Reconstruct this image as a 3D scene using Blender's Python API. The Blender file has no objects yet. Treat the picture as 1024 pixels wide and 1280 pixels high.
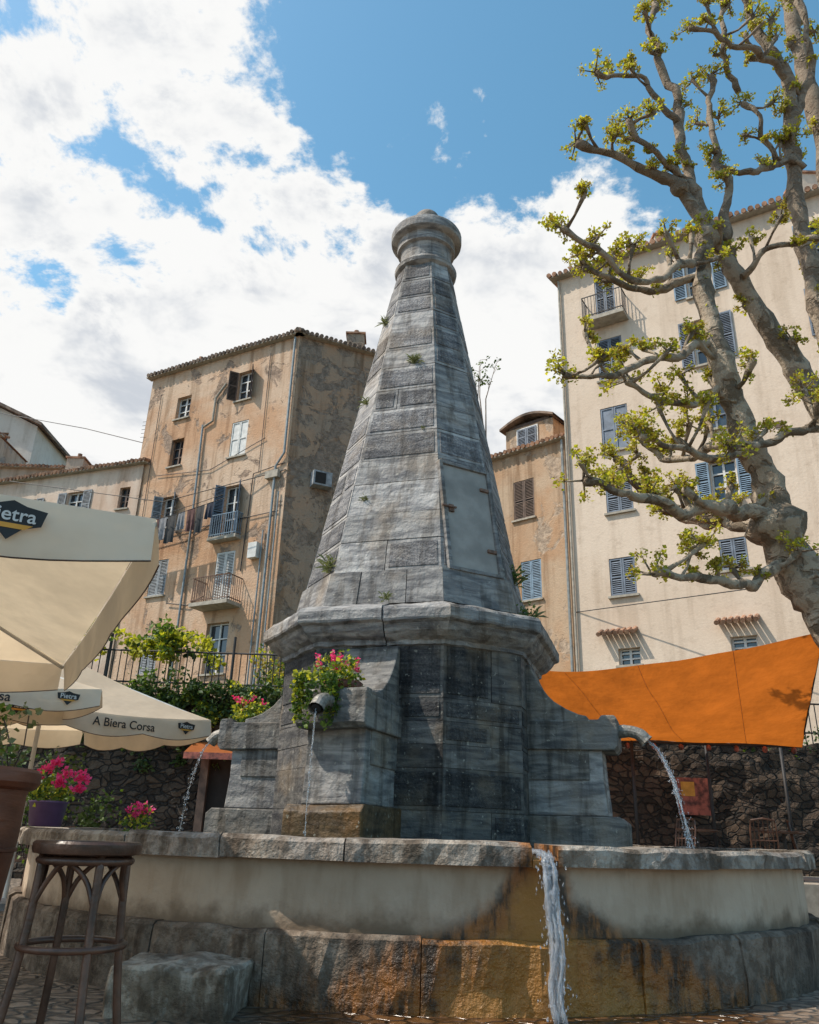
import bpy, bmesh, math, random
from mathutils import Vector, Matrix, noise as mnoise
random.seed(7)
rnd=random.uniform
scene=bpy.context.scene
COL=scene.collection

# ------------------------------------------------------------------ materials
class NT:
    def __init__(s,mat):
        s.t=mat.node_tree; s.n=s.t.nodes; s.l=s.t.links
    def node(s,typ,**k):
        nd=s.n.new(typ)
        for a,b in k.items(): setattr(nd,a,b)
        return nd
    def put(s,sock,v):
        if isinstance(v,bpy.types.NodeSocket): s.l.new(v,sock)
        elif v is not None:
            if isinstance(v,(tuple,list)) and len(v)==3 and sock.type=='RGBA': v=(*v,1)
            sock.default_value=v
    def math(s,op,a,b=None,c=None,clamp=False):
        nd=s.node('ShaderNodeMath',operation=op,use_clamp=clamp)
        s.put(nd.inputs[0],a)
        if b is not None: s.put(nd.inputs[1],b)
        if c is not None: s.put(nd.inputs[2],c)
        return nd.outputs[0]
    def noise(s,vec,scale,detail=4,rough=.55,dist=0.,cap=4):
        nd=s.node('ShaderNodeTexNoise'); s.put(nd.inputs['Vector'],vec)
        nd.inputs['Scale'].default_value=scale; nd.inputs['Detail'].default_value=min(detail,cap)
        nd.inputs['Roughness'].default_value=rough; nd.inputs['Distortion'].default_value=dist
        return nd.outputs['Fac']
    def ramp(s,v,lo,hi):
        nd=s.node('ShaderNodeMapRange',interpolation_type='SMOOTHSTEP')
        s.put(nd.inputs[0],v); s.put(nd.inputs[1],lo); s.put(nd.inputs[2],hi)
        return nd.outputs[0]
    def mix(s,f,a,b,mode='MIX'):
        nd=s.node('ShaderNodeMix',data_type='RGBA',blend_type=mode)
        s.put(nd.inputs[0],f); s.put(nd.inputs[6],a); s.put(nd.inputs[7],b)
        return nd.outputs[2]
    def pos(s): return s.node('ShaderNodeNewGeometry').outputs['Position']
    def scalev(s,v,sc,rot=(0,0,0)):
        nd=s.node('ShaderNodeMapping'); s.put(nd.inputs[0],v)
        nd.inputs['Scale'].default_value=sc; nd.inputs['Rotation'].default_value=rot
        return nd.outputs[0]
    def sep(s,v):
        nd=s.node('ShaderNodeSeparateXYZ'); s.put(nd.inputs[0],v); return nd.outputs
    def attr(s,name='Col'):
        nd=s.node('ShaderNodeAttribute',attribute_name=name); return nd.outputs['Color']
    def sepc(s,c):
        nd=s.node('ShaderNodeSeparateColor'); s.put(nd.inputs[0],c); return nd.outputs
    def bump(s,h,strength=.5,dist=.02,normal=None):
        nd=s.node('ShaderNodeBump'); s.put(nd.inputs['Height'],h)
        nd.inputs['Strength'].default_value=strength; nd.inputs['Distance'].default_value=dist
        if normal is not None: s.l.new(normal,nd.inputs['Normal'])
        return nd.outputs[0]
def newmat(name):
    m=bpy.data.materials.new(name); m.use_nodes=True
    t=NT(m); b=m.node_tree.nodes['Principled BSDF']
    return m,t,b
def simple(name,col,rough=.6,metal=0,var=.15,scale=6,bump=.0,spec=.5):
    m,t,b=newmat(name)
    n=t.noise(t.pos(),scale,4)
    d=tuple(c*(1-var*1.6) for c in col); l=tuple(min(1,c*(1+var)) for c in col)
    t.put(b.inputs['Base Color'],t.mix(t.ramp(n,.3,.7),d,l))
    b.inputs['Roughness'].default_value=rough; b.inputs['Metallic'].default_value=metal
    b.inputs['Specular IOR Level'].default_value=spec
    if bump: t.put(b.inputs['Normal'],t.bump(t.noise(t.pos(),scale*6,3),bump,.02))
    return m

def marble(name,dark,light,stain=0.,rust=0.,warm=.42):
    m,t,b=newmat(name)
    P=t.pos(); a=t.sepc(t.attr()); bri,rgh,rn=a[0],a[1],a[2]
    off=t.node('ShaderNodeVectorMath',operation='ADD'); t.put(off.inputs[0],P)
    cmb=t.node('ShaderNodeCombineXYZ'); sc=t.math('MULTIPLY',rn,37.)
    t.put(cmb.inputs[0],sc); t.put(cmb.inputs[1],sc); t.put(cmb.inputs[2],sc); t.put(off.inputs[1],cmb.outputs[0])
    Q=off.outputs[0]
    streak=t.noise(t.scalev(Q,(1.6,1.6,9),(.18,.1,0)),1.6,5,.62,.8,5)
    fine=t.noise(Q,42,4,.7)
    col=t.mix(t.ramp(streak,.30,.72),dark,light)
    br=t.math('MULTIPLY_ADD',bri,.66,.62)
    c2=t.node('ShaderNodeVectorMath',operation='SCALE'); t.put(c2.inputs[0],col); t.put(c2.inputs['Scale'],br)
    col=c2.outputs[0]
    sp=t.ramp(fine,.38,.62)
    col=t.mix(rgh,col,t.mix(1.,col,t.mix(sp,(.58,.60,.65),(1.06,1.06,1.09)),'MULTIPLY'))
    w=t.noise(P,1.5,4,.62)
    col=t.mix(t.math('MULTIPLY',t.ramp(w,.48,.68),min(.95,warm+rust*.5)),col,(.27,.20,.13) if rust<.5 else (.17,.08,.02))
    w2=t.noise(t.scalev(P,(5,5,.6)),1.2,4,.65)
    col=t.mix(t.math('MULTIPLY',t.ramp(w2,.49,.64),.6+stain*.3),col,t.mix(1.,col,(.34,.31,.28),'MULTIPLY'))
    lich=t.noise(P,22,2,.6)
    col=t.mix(t.math('MULTIPLY',t.ramp(lich,.66,.72),.45),col,(.44,.41,.34))
    t.put(b.inputs['Base Color'],col)
    b.inputs['Roughness'].default_value=.8-.35*rust; b.inputs['Specular IOR Level'].default_value=.3
    h=t.math('MULTIPLY',fine,t.math('MULTIPLY_ADD',rgh,1.1,.16))
    h=t.math('ADD',h,t.math('MULTIPLY',t.noise(P,9,4,.62),.9))
    t.put(b.inputs['Normal'],t.bump(h,.9,.034))
    return m

def plaster(name,cols,bumpy=.4,stain=.5,patch=None,sc=.35,streakx=3.):
    m,t,b=newmat(name); P=t.pos()
    n1=t.noise(P,sc,4,.62,.4); col=t.mix(t.ramp(n1,.38,.62),cols[0],cols[1])
    st=t.noise(t.scalev(P,(streakx,streakx,.22)),.9,4,.6)
    col=t.mix(t.math('MULTIPLY',t.ramp(st,.46,.70),stain),col,t.mix(1.,col,(.50,.44,.38),'MULTIPLY'))
    h=t.math('MULTIPLY',t.noise(P,14,3,.65),.5)
    if patch:
        n2=t.noise(P,sc*2.2,9,.68,.6,7); mk=t.ramp(n2,patch[1],patch[1]+.05)
        rub=t.noise(P,5,4,.7)
        col=t.mix(mk,col,t.mix(t.ramp(rub,.35,.65),patch[0],tuple(c*1.7 for c in patch[0])))
        h=t.math('SUBTRACT',h,t.math('MULTIPLY',mk,.9)); h=t.math('ADD',h,t.math('MULTIPLY',t.math('MULTIPLY',rub,mk),1.2))
    f=t.noise(P,3.3,5,.7); col=t.mix(t.math('MULTIPLY',t.ramp(f,.5,.75),.4),col,t.mix(1.,col,(.62,.58,.54),'MULTIPLY'))
    t.put(b.inputs['Base Color'],col); b.inputs['Roughness'].default_value=.92; b.inputs['Specular IOR Level'].default_value=.2
    t.put(b.inputs['Normal'],t.bump(h,bumpy,.06))
    return m

def rubble(name,dark,light,scale=2.6,mortar=(.022,.018,.014)):
    m,t,b=newmat(name); P=t.pos()
    wob=t.node('ShaderNodeVectorMath',operation='ADD'); t.put(wob.inputs[0],t.scalev(P,(1,1,1.9)))
    nz=t.node('ShaderNodeTexNoise'); t.put(nz.inputs['Vector'],P); nz.inputs['Scale'].default_value=2.5
    sv=t.node('ShaderNodeVectorMath',operation='SCALE'); t.put(sv.inputs[0],nz.outputs['Color']); sv.inputs['Scale'].default_value=.55
    t.put(wob.inputs[1],sv.outputs[0])
    v=t.node('ShaderNodeTexVoronoi',feature='DISTANCE_TO_EDGE'); t.put(v.inputs['Vector'],wob.outputs[0]); v.inputs['Scale'].default_value=scale
    v2=t.node('ShaderNodeTexVoronoi'); t.put(v2.inputs['Vector'],wob.outputs[0]); v2.inputs['Scale'].default_value=scale
    rc=t.sepc(v2.outputs['Color'])[0]
    n=t.noise(P,9,4,.7)
    col=t.mix(rc,dark,light); col=t.mix(t.math('MULTIPLY',t.ramp(n,.4,.7),.6),col,t.mix(1.,col,(.5,.45,.4),'MULTIPLY'))
    e=t.ramp(v.outputs['Distance'],.0,.11)
    col=t.mix(e,mortar,col)
    t.put(b.inputs['Base Color'],col); b.inputs['Roughness'].default_value=.9
    t.put(b.inputs['Normal'],t.bump(t.math('ADD',e,t.math('MULTIPLY',n,.7)),1.,.09))
    return m

def leafmat(name,cols,trans=.35):
    m,t,b=newmat(name)
    oi=t.sepc(t.attr())[0]
    col=t.mix(oi,cols[0],cols[1])
    t.put(b.inputs['Base Color'],col); b.inputs['Roughness'].default_value=.55
    tr=t.node('ShaderNodeBsdfTranslucent'); t.put(tr.inputs[0],t.mix(1.,col,(1.7,1.7,.9),'MULTIPLY'))
    mx=t.node('ShaderNodeMixShader'); mx.inputs[0].default_value=trans
    out=m.node_tree.nodes['Material Output']
    t.l.new(b.outputs[0],mx.inputs[1]); t.l.new(tr.outputs[0],mx.inputs[2]); t.l.new(mx.outputs[0],out.inputs[0])
    return m
def fabric(name,col,trans=.35,tcol=None,folds=.35):
    m,t,b=newmat(name); P=t.pos()
    n=t.noise(P,2.,4); n2=t.noise(t.scalev(P,(1,1,3)),.9,4,.6)
    c=t.mix(t.ramp(n,.35,.7),tuple(x*.86 for x in col),col)
    c=t.mix(t.math('MULTIPLY',t.ramp(n2,.45,.7),.35),c,t.mix(1.,c,(.72,.68,.62),'MULTIPLY'))
    t.put(b.inputs['Base Color'],c); b.inputs['Roughness'].default_value=.85
    nb=t.bump(t.noise(P,2.5,3),folds,.09); t.put(b.inputs['Normal'],nb)
    tr=t.node('ShaderNodeBsdfTranslucent'); t.put(tr.inputs[0],t.mix(1.,t.mix(t.ramp(n,.3,.7),(.8,.8,.8),(1.,1.,1.)),tcol or col,'MULTIPLY')); t.put(tr.inputs['Normal'],nb)
    mx=t.node('ShaderNodeMixShader'); mx.inputs[0].default_value=trans
    out=m.node_tree.nodes['Material Output']
    t.l.new(b.outputs[0],mx.inputs[1]); t.l.new(tr.outputs[0],mx.inputs[2]); t.l.new(mx.outputs[0],out.inputs[0])
    return m

M={}
M['marble']=marble('marble_grey',(.135,.133,.137),(.42,.40,.375))
M['marble_dark']=marble('marble_weathered_shaded',(.042,.041,.044),(.165,.153,.138),stain=.6,warm=.5)  # weathered drum stone, with its shade darkened into the colour too
M['marble_mid']=marble('marble_mid_grey',(.095,.093,.092),(.29,.272,.245),stain=.4)
M['marble_rust']=marble('marble_iron_stained',(.06,.04,.02),(.19,.12,.06),stain=.6,rust=.9)
M['mortar']=simple('mortar',(.10,.09,.08),.95,bump=.5)
M['slab']=simple('door_slab',(.29,.265,.235),.8,bump=.3,scale=3)
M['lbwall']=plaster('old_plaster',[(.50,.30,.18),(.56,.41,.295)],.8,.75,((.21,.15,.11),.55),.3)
M['lbside']=plaster('old_plaster_shaded',[(.37,.245,.16),(.31,.24,.18)],1.,.85,((.17,.13,.10),.5),.5)  # darker copy of the front plaster, shade of the side put into the colour
M['rbwall']=plaster('cream_render',[(.60,.475,.365),(.65,.53,.42)],.3,.28,None,.2)
M['mbwall']=plaster('ochre_plaster',[(.42,.265,.16),(.45,.335,.235)],.6,.8,((.28,.215,.16),.56),.4)
M['pink']=plaster('pink_plaster',[(.55,.39,.29),(.62,.49,.39)],.4,.5,((.35,.28,.22),.63),.4)
M['far']=plaster('far_plaster',[(.42,.31,.23),(.46,.38,.3)],.5,.5,((.22,.18,.15),.55),.4)
M['white_wall']=plaster('white_plaster',[(.55,.50,.43),(.6,.56,.5)],.4,.3)
M['tile']=simple('roof_tiles',(.33,.18,.11),.9,var=.4,scale=3,bump=.4)
M['tile_dark']=simple('roof_tiles_grey',(.19,.135,.10),.9,var=.4,scale=3,bump=.4)
M['glass']=simple('window_glass',(.035,.045,.055),.08,var=.3,scale=.6,spec=.8)
M['dark']=simple('dark_interior',(.02,.018,.016),.9)
M['white']=simple('white_paint',(.58,.57,.54),.6,var=.1)
M['blue']=simple('blue_grey_paint',(.15,.18,.225),.65,var=.2,scale=4)
M['blue2']=simple('light_blue_paint',(.17,.25,.33),.65,var=.2,scale=4)
M['brown']=simple('brown_paint',(.11,.07,.05),.7,var=.25)
M['greyp']=simple('grey_paint',(.27,.285,.30),.7,var=.2)
M['iron']=simple('wrought_iron',(.035,.033,.033),.6,metal=.3)
M['rust']=simple('rusty_iron',(.16,.09,.06),.8,var=.3,scale=20)
M['pipe']=simple('zinc_pipe',(.22,.25,.26),.6,metal=.1)
M['sill']=simple('stone_sill',(.36,.32,.26),.85)
M['wood']=simple('dark_wood',(.085,.040,.024),.38,var=.35,scale=9,bump=.15)
M['purple']=simple('purple_pot',(.13,.07,.16),.45)
M['brass']=simple('weathered_bronze',(.24,.22,.19),.45,metal=.4,var=.3,scale=30,bump=.3)
M['fab']=fabric('cream_canvas',(.74,.62,.47),.42,(.90,.70,.46),.25)
M['fab2']=fabric('cream_canvas_flap',(.76,.65,.51),.25,(.88,.72,.50),.3)
M['orange']=fabric('orange_canvas',(.46,.13,.025),.40,(.76,.21,.025),.7)
M['black']=simple('black_print',(.02,.02,.02),.7)
M['orprint']=simple('orange_print',(.6,.28,.04),.7)
M['redp']=simple('poster_red',(.30,.08,.05),.6,var=.5,scale=8)
M['leaf']=leafmat('leaves_green',((.035,.075,.015),(.14,.21,.03)))
M['leafy']=leafmat('leaves_spring',((.22,.24,.02),(.52,.48,.05)),.45)
M['tuft']=leafmat('buds_ochre',((.22,.15,.03),(.42,.32,.05)),.3)
M['ivy']=leafmat('leaves_dark',((.02,.045,.012),(.08,.13,.025)),.2)
M['pink_fl']=leafmat('petals_pink',((.60,.02,.16),(.85,.08,.32)),.3)
M['weed']=leafmat('dry_weeds',((.11,.12,.05),(.22,.23,.10)),.3)
M['rubble']=rubble('rubble_wall',(.035,.024,.016),(.12,.08,.052),4.2)

m,t,b=newmat('plane_bark'); P=t.pos()
n=t.noise(P,2.2,4,.5,.5); n2=t.noise(P,6,3,.5)
c=t.mix(t.ramp(n,.43,.5),(.135,.10,.065),(.36,.285,.205)); c=t.mix(t.ramp(n2,.53,.58),c,(.235,.175,.12))
hh=t.ramp(t.sep(P)[2],8.,14.); c=t.mix(t.math('MULTIPLY',hh,.55),c,(.155,.11,.075))
t.put(b.inputs['Base Color'],c); b.inputs['Roughness'].default_value=.85
t.put(b.inputs['Normal'],t.bump(t.math('ADD',t.noise(P,14,4,.65),t.ramp(n,.44,.5)),.9,.05)); M['bark']=m
m,t,b=newmat('terracotta'); P=t.pos()
n=t.noise(t.scalev(P,(1,1,5)),3,4,.6); c=t.mix(t.ramp(n,.3,.7),(.10,.028,.012),(.18,.055,.024))
t.put(b.inputs['Base Color'],c); b.inputs['Roughness'].default_value=.5
t.put(b.inputs['Normal'],t.bump(n,.4,.02)); M['terracotta']=m

BC=(.15,9.1); NOTCH=.2
def stain_mask(t,P,w0,k):
    s=t.sep(P)
    ang=t.math('ARCTAN2',t.math('SUBTRACT',s[0],BC[0]),t.math('SUBTRACT',BC[1],s[1]))
    d=t.math('ABSOLUTE',t.math('SUBTRACT',ang,NOTCH-.005))
    dz=t.math('MAXIMUM',t.math('SUBTRACT',.9,s[2]),0.)
    w=t.math('MULTIPLY_ADD',t.math('POWER',dz,1.8),k,w0)
    r=t.math('DIVIDE',d,w)
    nn=t.noise(P,4,4,.62)
    return t.math('ADD',r,t.math('MULTIPLY',t.math('SUBTRACT',nn,.5),1.2)),s,nn
def basinmat(name,base,stone=False,k=.42):
    m,t,b=newmat(name); P=t.pos()
    r,s,nn=stain_mask(t,P,.038,k)
    n1=t.noise(P,1.3,4,.6); n3=t.noise(t.scalev(P,(3,3,.8)),1.5,4,.65)
    col=t.mix(t.ramp(n1,.35,.65),base[0],base[1])
    if stone:
        a=t.sepc(t.attr()); c2=t.node('ShaderNodeVectorMath',operation='SCALE'); t.put(c2.inputs[0],col); t.put(c2.inputs['Scale'],t.math('MULTIPLY_ADD',a[0],.7,.65)); col=c2.outputs[0]
        n4=t.noise(P,9,5,.7,0,5); col=t.mix(t.math('MULTIPLY',t.ramp(n4,.60,.42),.75),col,t.mix(1.,col,(.40,.35,.30),'MULTIPLY'))
        col=t.mix(t.math('MULTIPLY',t.ramp(n3,.47,.60),.85),col,t.mix(1.,col,(.34,.28,.22),'MULTIPLY'))
    else:
        col=t.mix(t.math('MULTIPLY',t.ramp(n3,.46,.72),.5),col,t.mix(1.,col,(.60,.52,.43),'MULTIPLY'))
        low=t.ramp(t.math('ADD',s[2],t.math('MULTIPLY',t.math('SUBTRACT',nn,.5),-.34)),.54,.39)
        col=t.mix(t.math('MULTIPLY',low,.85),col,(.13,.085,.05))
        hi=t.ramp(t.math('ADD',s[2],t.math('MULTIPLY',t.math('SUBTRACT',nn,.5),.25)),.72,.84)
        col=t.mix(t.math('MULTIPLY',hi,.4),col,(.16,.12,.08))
    g=t.ramp(r,1.25,.7)
    st=t.mix(t.ramp(t.noise(t.scalev(P,(6,6,1.5)),2.,4,.7),.4,.62),(.035,.018,.007),(.27,.10,.018))
    st=t.mix(t.ramp(r,.10,.6),(.36,.16,.03),st)
    col=t.mix(g,col,st)
    t.put(b.inputs['Base Color'],col)
    t.put(b.inputs['Roughness'],t.math('MULTIPLY_ADD',g,-.42,.85))
    hh=t.math('ADD',t.noise(P,12,5,.7,0,5),t.math('MULTIPLY',nn,.8))
    t.put(b.inputs['Normal'],t.bump(hh,1. if stone else .3,.04))
    return m
M['bwall']=basinmat('basin_render',((.42,.32,.23),(.49,.39,.295)))
M['bstone']=basinmat('basin_plinth_stone',((.13,.10,.075),(.235,.188,.145)),True,.55)
M['brim']=basinmat('basin_rim_stone',((.29,.25,.215),(.46,.40,.33)),True)
M['step']=basinmat('step_stone',((.26,.22,.18),(.42,.37,.30)),True)
m,t,b=newmat('falling_water'); b.inputs['Base Color'].default_value=(.93,.96,1,1)
b.inputs['Transmission Weight'].default_value=.85; b.inputs['Roughness'].default_value=.06; b.inputs['IOR'].default_value=1.33
t.put(b.inputs['Normal'],t.bump(t.noise(t.scalev(t.pos(),(1,1,.3)),60,3),.8,.02)); M['fall']=m
m,t,b=newmat('basin_water'); b.inputs['Base Color'].default_value=(.05,.08,.07,1); b.inputs['Roughness'].default_value=.05
t.put(b.inputs['Normal'],t.bump(t.noise(t.pos(),6,4),.4,.03)); M['water']=m
m,t,b=newmat('cobbles'); P=t.pos(); s=t.sep(P)
wv=t.node('ShaderNodeVectorMath',operation='ADD'); t.put(wv.inputs[0],t.scalev(P,(1,1.25,1))); nz=t.node('ShaderNodeTexNoise'); t.put(nz.inputs['Vector'],P); nz.inputs['Scale'].default_value=4.
sv=t.node('ShaderNodeVectorMath',operation='SCALE'); t.put(sv.inputs[0],nz.outputs['Color']); sv.inputs['Scale'].default_value=.22; t.put(wv.inputs[1],sv.outputs[0])
v=t.node('ShaderNodeTexVoronoi',feature='DISTANCE_TO_EDGE'); t.put(v.inputs['Vector'],wv.outputs[0]); v.inputs['Scale'].default_value=7.
v2=t.node('ShaderNodeTexVoronoi'); t.put(v2.inputs['Vector'],wv.outputs[0]); v2.inputs['Scale'].default_value=7.
e=t.ramp(v.outputs['Distance'],0.,.2); n=t.noise(P,1.1,4,.6); n5=t.noise(P,20,4,.7)
c=t.mix(t.sepc(v2.outputs['Color'])[0],(.19,.14,.10),(.34,.265,.20)); c=t.mix(t.math('MULTIPLY',t.ramp(n5,.35,.7),.6),c,(.13,.10,.075)); c=t.mix(e,(.10,.08,.06),c)
dx=t.math('SUBTRACT',s[0],.8); dy=t.math('MULTIPLY',t.math('SUBTRACT',s[1],5.3),1.1)
dd=t.math('SQRT',t.math('ADD',t.math('MULTIPLY',dx,dx),t.math('MULTIPLY',dy,dy)))
wet=t.ramp(t.math('ADD',dd,t.math('MULTIPLY',n,1.6)),3.1,2.0)
c=t.mix(wet,c,t.mix(1.,c,(.5,.30,.14),'MULTIPLY'))
t.put(b.inputs['Base Color'],c); t.put(b.inputs['Roughness'],t.math('MULTIPLY_ADD',wet,-.62,.85))
t.put(b.inputs['Normal'],t.bump(t.math('ADD',e,t.math('MULTIPLY',n5,.4)),.8,.04)); M['cobble']=m
M['hill']=simple('hill_scrub',(.07,.075,.035),.95,var=.5,scale=.8,bump=.6)

# ------------------------------------------------------------------ mesh helpers
def empty(name,loc=(0,0,0)):
    o=bpy.data.objects.new(name,None); o.empty_display_size=.2; COL.objects.link(o); return o
class MB:
    def __init__(s): s.v=[];s.f=[];s.m=[];s.c=[];s.mats=[]
    def mi(s,mat):
        if mat not in s.mats: s.mats.append(mat)
        return s.mats.index(mat)
    def add(s,verts,faces,mat,col=(.5,0,.5)):
        b=len(s.v); s.v+= [tuple(v) for v in verts]; k=s.mi(mat)
        for f in faces: s.f.append(tuple(b+i for i in f)); s.m.append(k); s.c.append(col)
    def box(s,o,ux,uy,uz,a,b,mat,col=(.5,0,.5)):
        o=Vector(o);P=[]
        for k in (0,1):
            for j in (0,1):
                for i in (0,1):
                    P.append(o+ux*(b[0] if i else a[0])+uy*(b[1] if j else a[1])+uz*(b[2] if k else a[2]))
        s.add(P,[(0,2,3,1),(4,5,7,6),(0,1,5,4),(2,6,7,3),(0,4,6,2),(1,3,7,5)],mat,col)
    def abox(s,a,b,mat,col=(.5,0,.5)):
        s.box((0,0,0),Vector((1,0,0)),Vector((0,1,0)),Vector((0,0,1)),a,b,mat,col)
    def tube(s,pts,rads,mat,n=8,col=(.5,0,.5),jit=0,caps=True):
        pts=[Vector(p) for p in pts]
        if not isinstance(rads,(list,tuple)): rads=[rads]*len(pts)
        t0=(pts[1]-pts[0]).normalized(); up=Vector((0,0,1)) if abs(t0.z)<.9 else Vector((1,0,0))
        x=t0.cross(up).normalized(); V=[]
        for i,p in enumerate(pts):
            if i==0: t=t0
            elif i==len(pts)-1: t=(pts[i]-pts[i-1]).normalized()
            else: t=(pts[i+1]-pts[i-1]).normalized()
            x=(x-t*x.dot(t)).normalized(); y=t.cross(x)
            for k in range(n):
                a=2*math.pi*k/n; r=rads[i]*(1+(rnd(-jit,jit) if jit else 0))
                V.append(p+x*math.cos(a)*r+y*math.sin(a)*r)
        F=[]
        for i in range(len(pts)-1):
            for k in range(n):
                F.append((i*n+k,i*n+(k+1)%n,(i+1)*n+(k+1)%n,(i+1)*n+k))
        if caps: F.append(tuple(range(n-1,-1,-1))); F.append(tuple((len(pts)-1)*n+k for k in range(n)))
        s.add(V,F,mat,col)
    def lathe(s,c,prof,mat,n=32,col=(.5,0,.5)):
        V=[];F=[]
        for r,z in prof:
            for k in range(n):
                a=2*math.pi*k/n; V.append((c[0]+r*math.cos(a),c[1]+r*math.sin(a),z))
        for i in range(len(prof)-1):
            for k in range(n): F.append((i*n+k,i*n+(k+1)%n,(i+1)*n+(k+1)%n,(i+1)*n+k))
        F.append(tuple(range(n-1,-1,-1))); F.append(tuple((len(prof)-1)*n+k for k in range(n)))
        s.add(V,F,mat,col)
    def obj(s,name,parent=None,smooth=False,bevel=0,autos=None):
        me=bpy.data.meshes.new(name); me.from_pydata(s.v,[],s.f)
        for mt in s.mats: me.materials.append(mt)
        me.polygons.foreach_set('material_index',s.m)
        ca=me.color_attributes.new('Col','FLOAT_COLOR','CORNER'); buf=[]
        for p in me.polygons:
            c=s.c[p.index]; buf+=[c[0],c[1],c[2],1.]*p.loop_total
        ca.data.foreach_set('color',buf)
        if smooth: me.polygons.foreach_set('use_smooth',[True]*len(me.polygons))
        me.update()
        o=bpy.data.objects.new(name,me); COL.objects.link(o)
        if parent: o.parent=parent
        if bevel:
            bm=o.modifiers.new('bev','BEVEL'); bm.width=bevel; bm.segments=2; bm.limit_method='ANGLE'
        return o
Z=Vector((0,0,1))
def catmull(P,sub=6):
    P=[Vector(p) for p in P]; Q=[P[0]*2-P[1]]+P+[P[-1]*2-P[-2]]; out=[]
    for i in range(1,len(Q)-2):
        for k in range(sub):
            t=k/sub; a,b,c,d=Q[i-1],Q[i],Q[i+1],Q[i+2]
            out.append(.5*((2*b)+(c-a)*t+(2*a-5*b+4*c-d)*t*t+(3*b-a-3*c+d)*t*t*t))
    out.append(P[-1]); return out
def leaves(mb,c,rad,n,size,mat,flat=1.,shape=.5):
    c=Vector(c)
    for _ in range(n):
        d=Vector((random.gauss(0,1),random.gauss(0,1),random.gauss(0,1)*flat)); d=d/max(.3,d.length)*random.random()**shape
        p=c+Vector((d.x*rad,d.y*rad,d.z*rad))
        s=size*rnd(.6,1.3); a=Vector((rnd(-1,1),rnd(-1,1),rnd(-.4,.9))).normalized()
        q=a.cross(Vector((rnd(-1,1),rnd(-1,1),rnd(-1,1)))).normalized()
        nn=a.cross(q)
        mb.add([p,p+a*s*.5+q*s*.38+nn*s*.1,p+a*s,p+a*s*.5-q*s*.38+nn*s*.1],[(0,1,2),(0,2,3)],mat,(random.random(),0,0))

# ------------------------------------------------------------------ fountain
FC=Vector((.12,9.05,0))
VA=[-44,10,46,100,136,190,226,280]
def ringpt(R,i,z,t=0.,c=FC):
    def pv(k):
        a=math.radians(VA[k%8]); return Vector((c.x+R*math.sin(a),c.y-R*math.cos(a),z))
    a=pv(i);b=pv(i+1); return a.lerp(b,t)
fountain=empty('stone_fountain')
def blockcourse(mb,zs,Rf,mat,o=.012,g=.004,margin=.035,prough=.55,bmin=.2,bmax=.9,dz=.003,bw=(.42,.8)):
    for k in range(len(zs)-1):
        for i in range(8):
            z0,z1=zs[k]+dz,zs[k+1]-dz
            wide=(i%2==0)
            W=(ringpt(Rf(z0),i,0,0)-ringpt(Rf(z0),i,0,1)).length
            n=max(1,int(round(W/rnd(*bw))))
            if not wide and W<.5: n=1
            cuts=[0]+sorted(min(.85,max(.15,(j+rnd(-.28,.28))/n)) for j in range(1,n))+[1]
            for j in range(len(cuts)-1):
                t0,t1=cuts[j],cuts[j+1]
                gt=g/W; ta=t0+(gt if j>0 else gt*.3); tb=t1-(gt if j<len(cuts)-2 else gt*.3)
                oo=o+rnd(-.004,.006)
                P=lambda t,z,e: ringpt(Rf(z)+e,i,z,t)
                rg=1 if random.random()<prough else 0
                br=rnd(bmin,bmax)*(.75 if rg else 1); rn=random.random()
                base=[P(ta,z0,-.02),P(tb,z0,-.02),P(tb,z1,-.02),P(ta,z1,-.02)]
                a=[P(ta,z0,oo),P(tb,z0,oo),P(tb,z1,oo),P(ta,z1,oo)]
                mb.add(base+a,[(0,1,5,4),(1,2,6,5),(2,3,7,6),(3,0,4,7)],mat,(br*.8,0,rn))
                if rg:
                    mt=min(.3*(tb-ta),margin/W); mz=min(.12*(z1-z0)*2,margin)
                    b=[P(ta+mt,z0+mz,oo),P(tb-mt,z0+mz,oo),P(tb-mt,z1-mz,oo),P(ta+mt,z1-mz,oo)]
                    mb.add(a+b,[(0,1,5,4),(1,2,6,5),(2,3,7,6),(3,0,4,7)],mat,(min(1,br+.15),0,rn))
                    c=[P(ta+mt*1.15,z0+mz*1.2,oo+.009),P(tb-mt*1.15,z0+mz*1.2,oo+.009),P(tb-mt*1.15,z1-mz*1.2,oo+.009),P(ta+mt*1.15,z1-mz*1.2,oo+.009)]
                    mb.add(b+c,[(0,1,5,4),(1,2,6,5),(2,3,7,6),(3,0,4,7),(4,5,6,7)],mat,(br,1,rn))
                else:
                    mb.add(a,[(0,1,2,3)],mat,(br,0,rn))
def core(mb,prof,mat):
    V=[];F=[]
    for R,z in prof:
        for i in range(8): V.append(ringpt(R,i,z))
    for k in range(len(prof)-1):
        for i in range(8): F.append((k*8+i,k*8+(i+1)%8,(k+1)*8+(i+1)%8,(k+1)*8+i))
    F.append(tuple(range(7,-1,-1))); F.append(tuple((len(prof)-1)*8+i for i in range(8)))
    mb.add(V,F,mat)
def Rp(z): return 1.36+(z-3.12)/(8.1-3.12)*(.375-1.36)
def Rd(z): return 1.44
mb=MB(); core(mb,[(Rp(3.0)-.012,3.0),(Rp(8.1)-.012,8.1)],M['mortar'])
zs=[3.12,3.50]; h=.40
while zs[-1]<7.9:
    zs.append(zs[-1]+h*rnd(.8,1.15)); h*=.985
zs[-1]=8.1
blockcourse(mb,zs[:2],lambda z:Rp(z)+.035,M['marble'],prough=0,bmin=.0,bmax=.3)
blockcourse(mb,zs[1:],Rp,M['marble'],prough=.6)
mb.obj('obelisk_spire',fountain)
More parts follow.
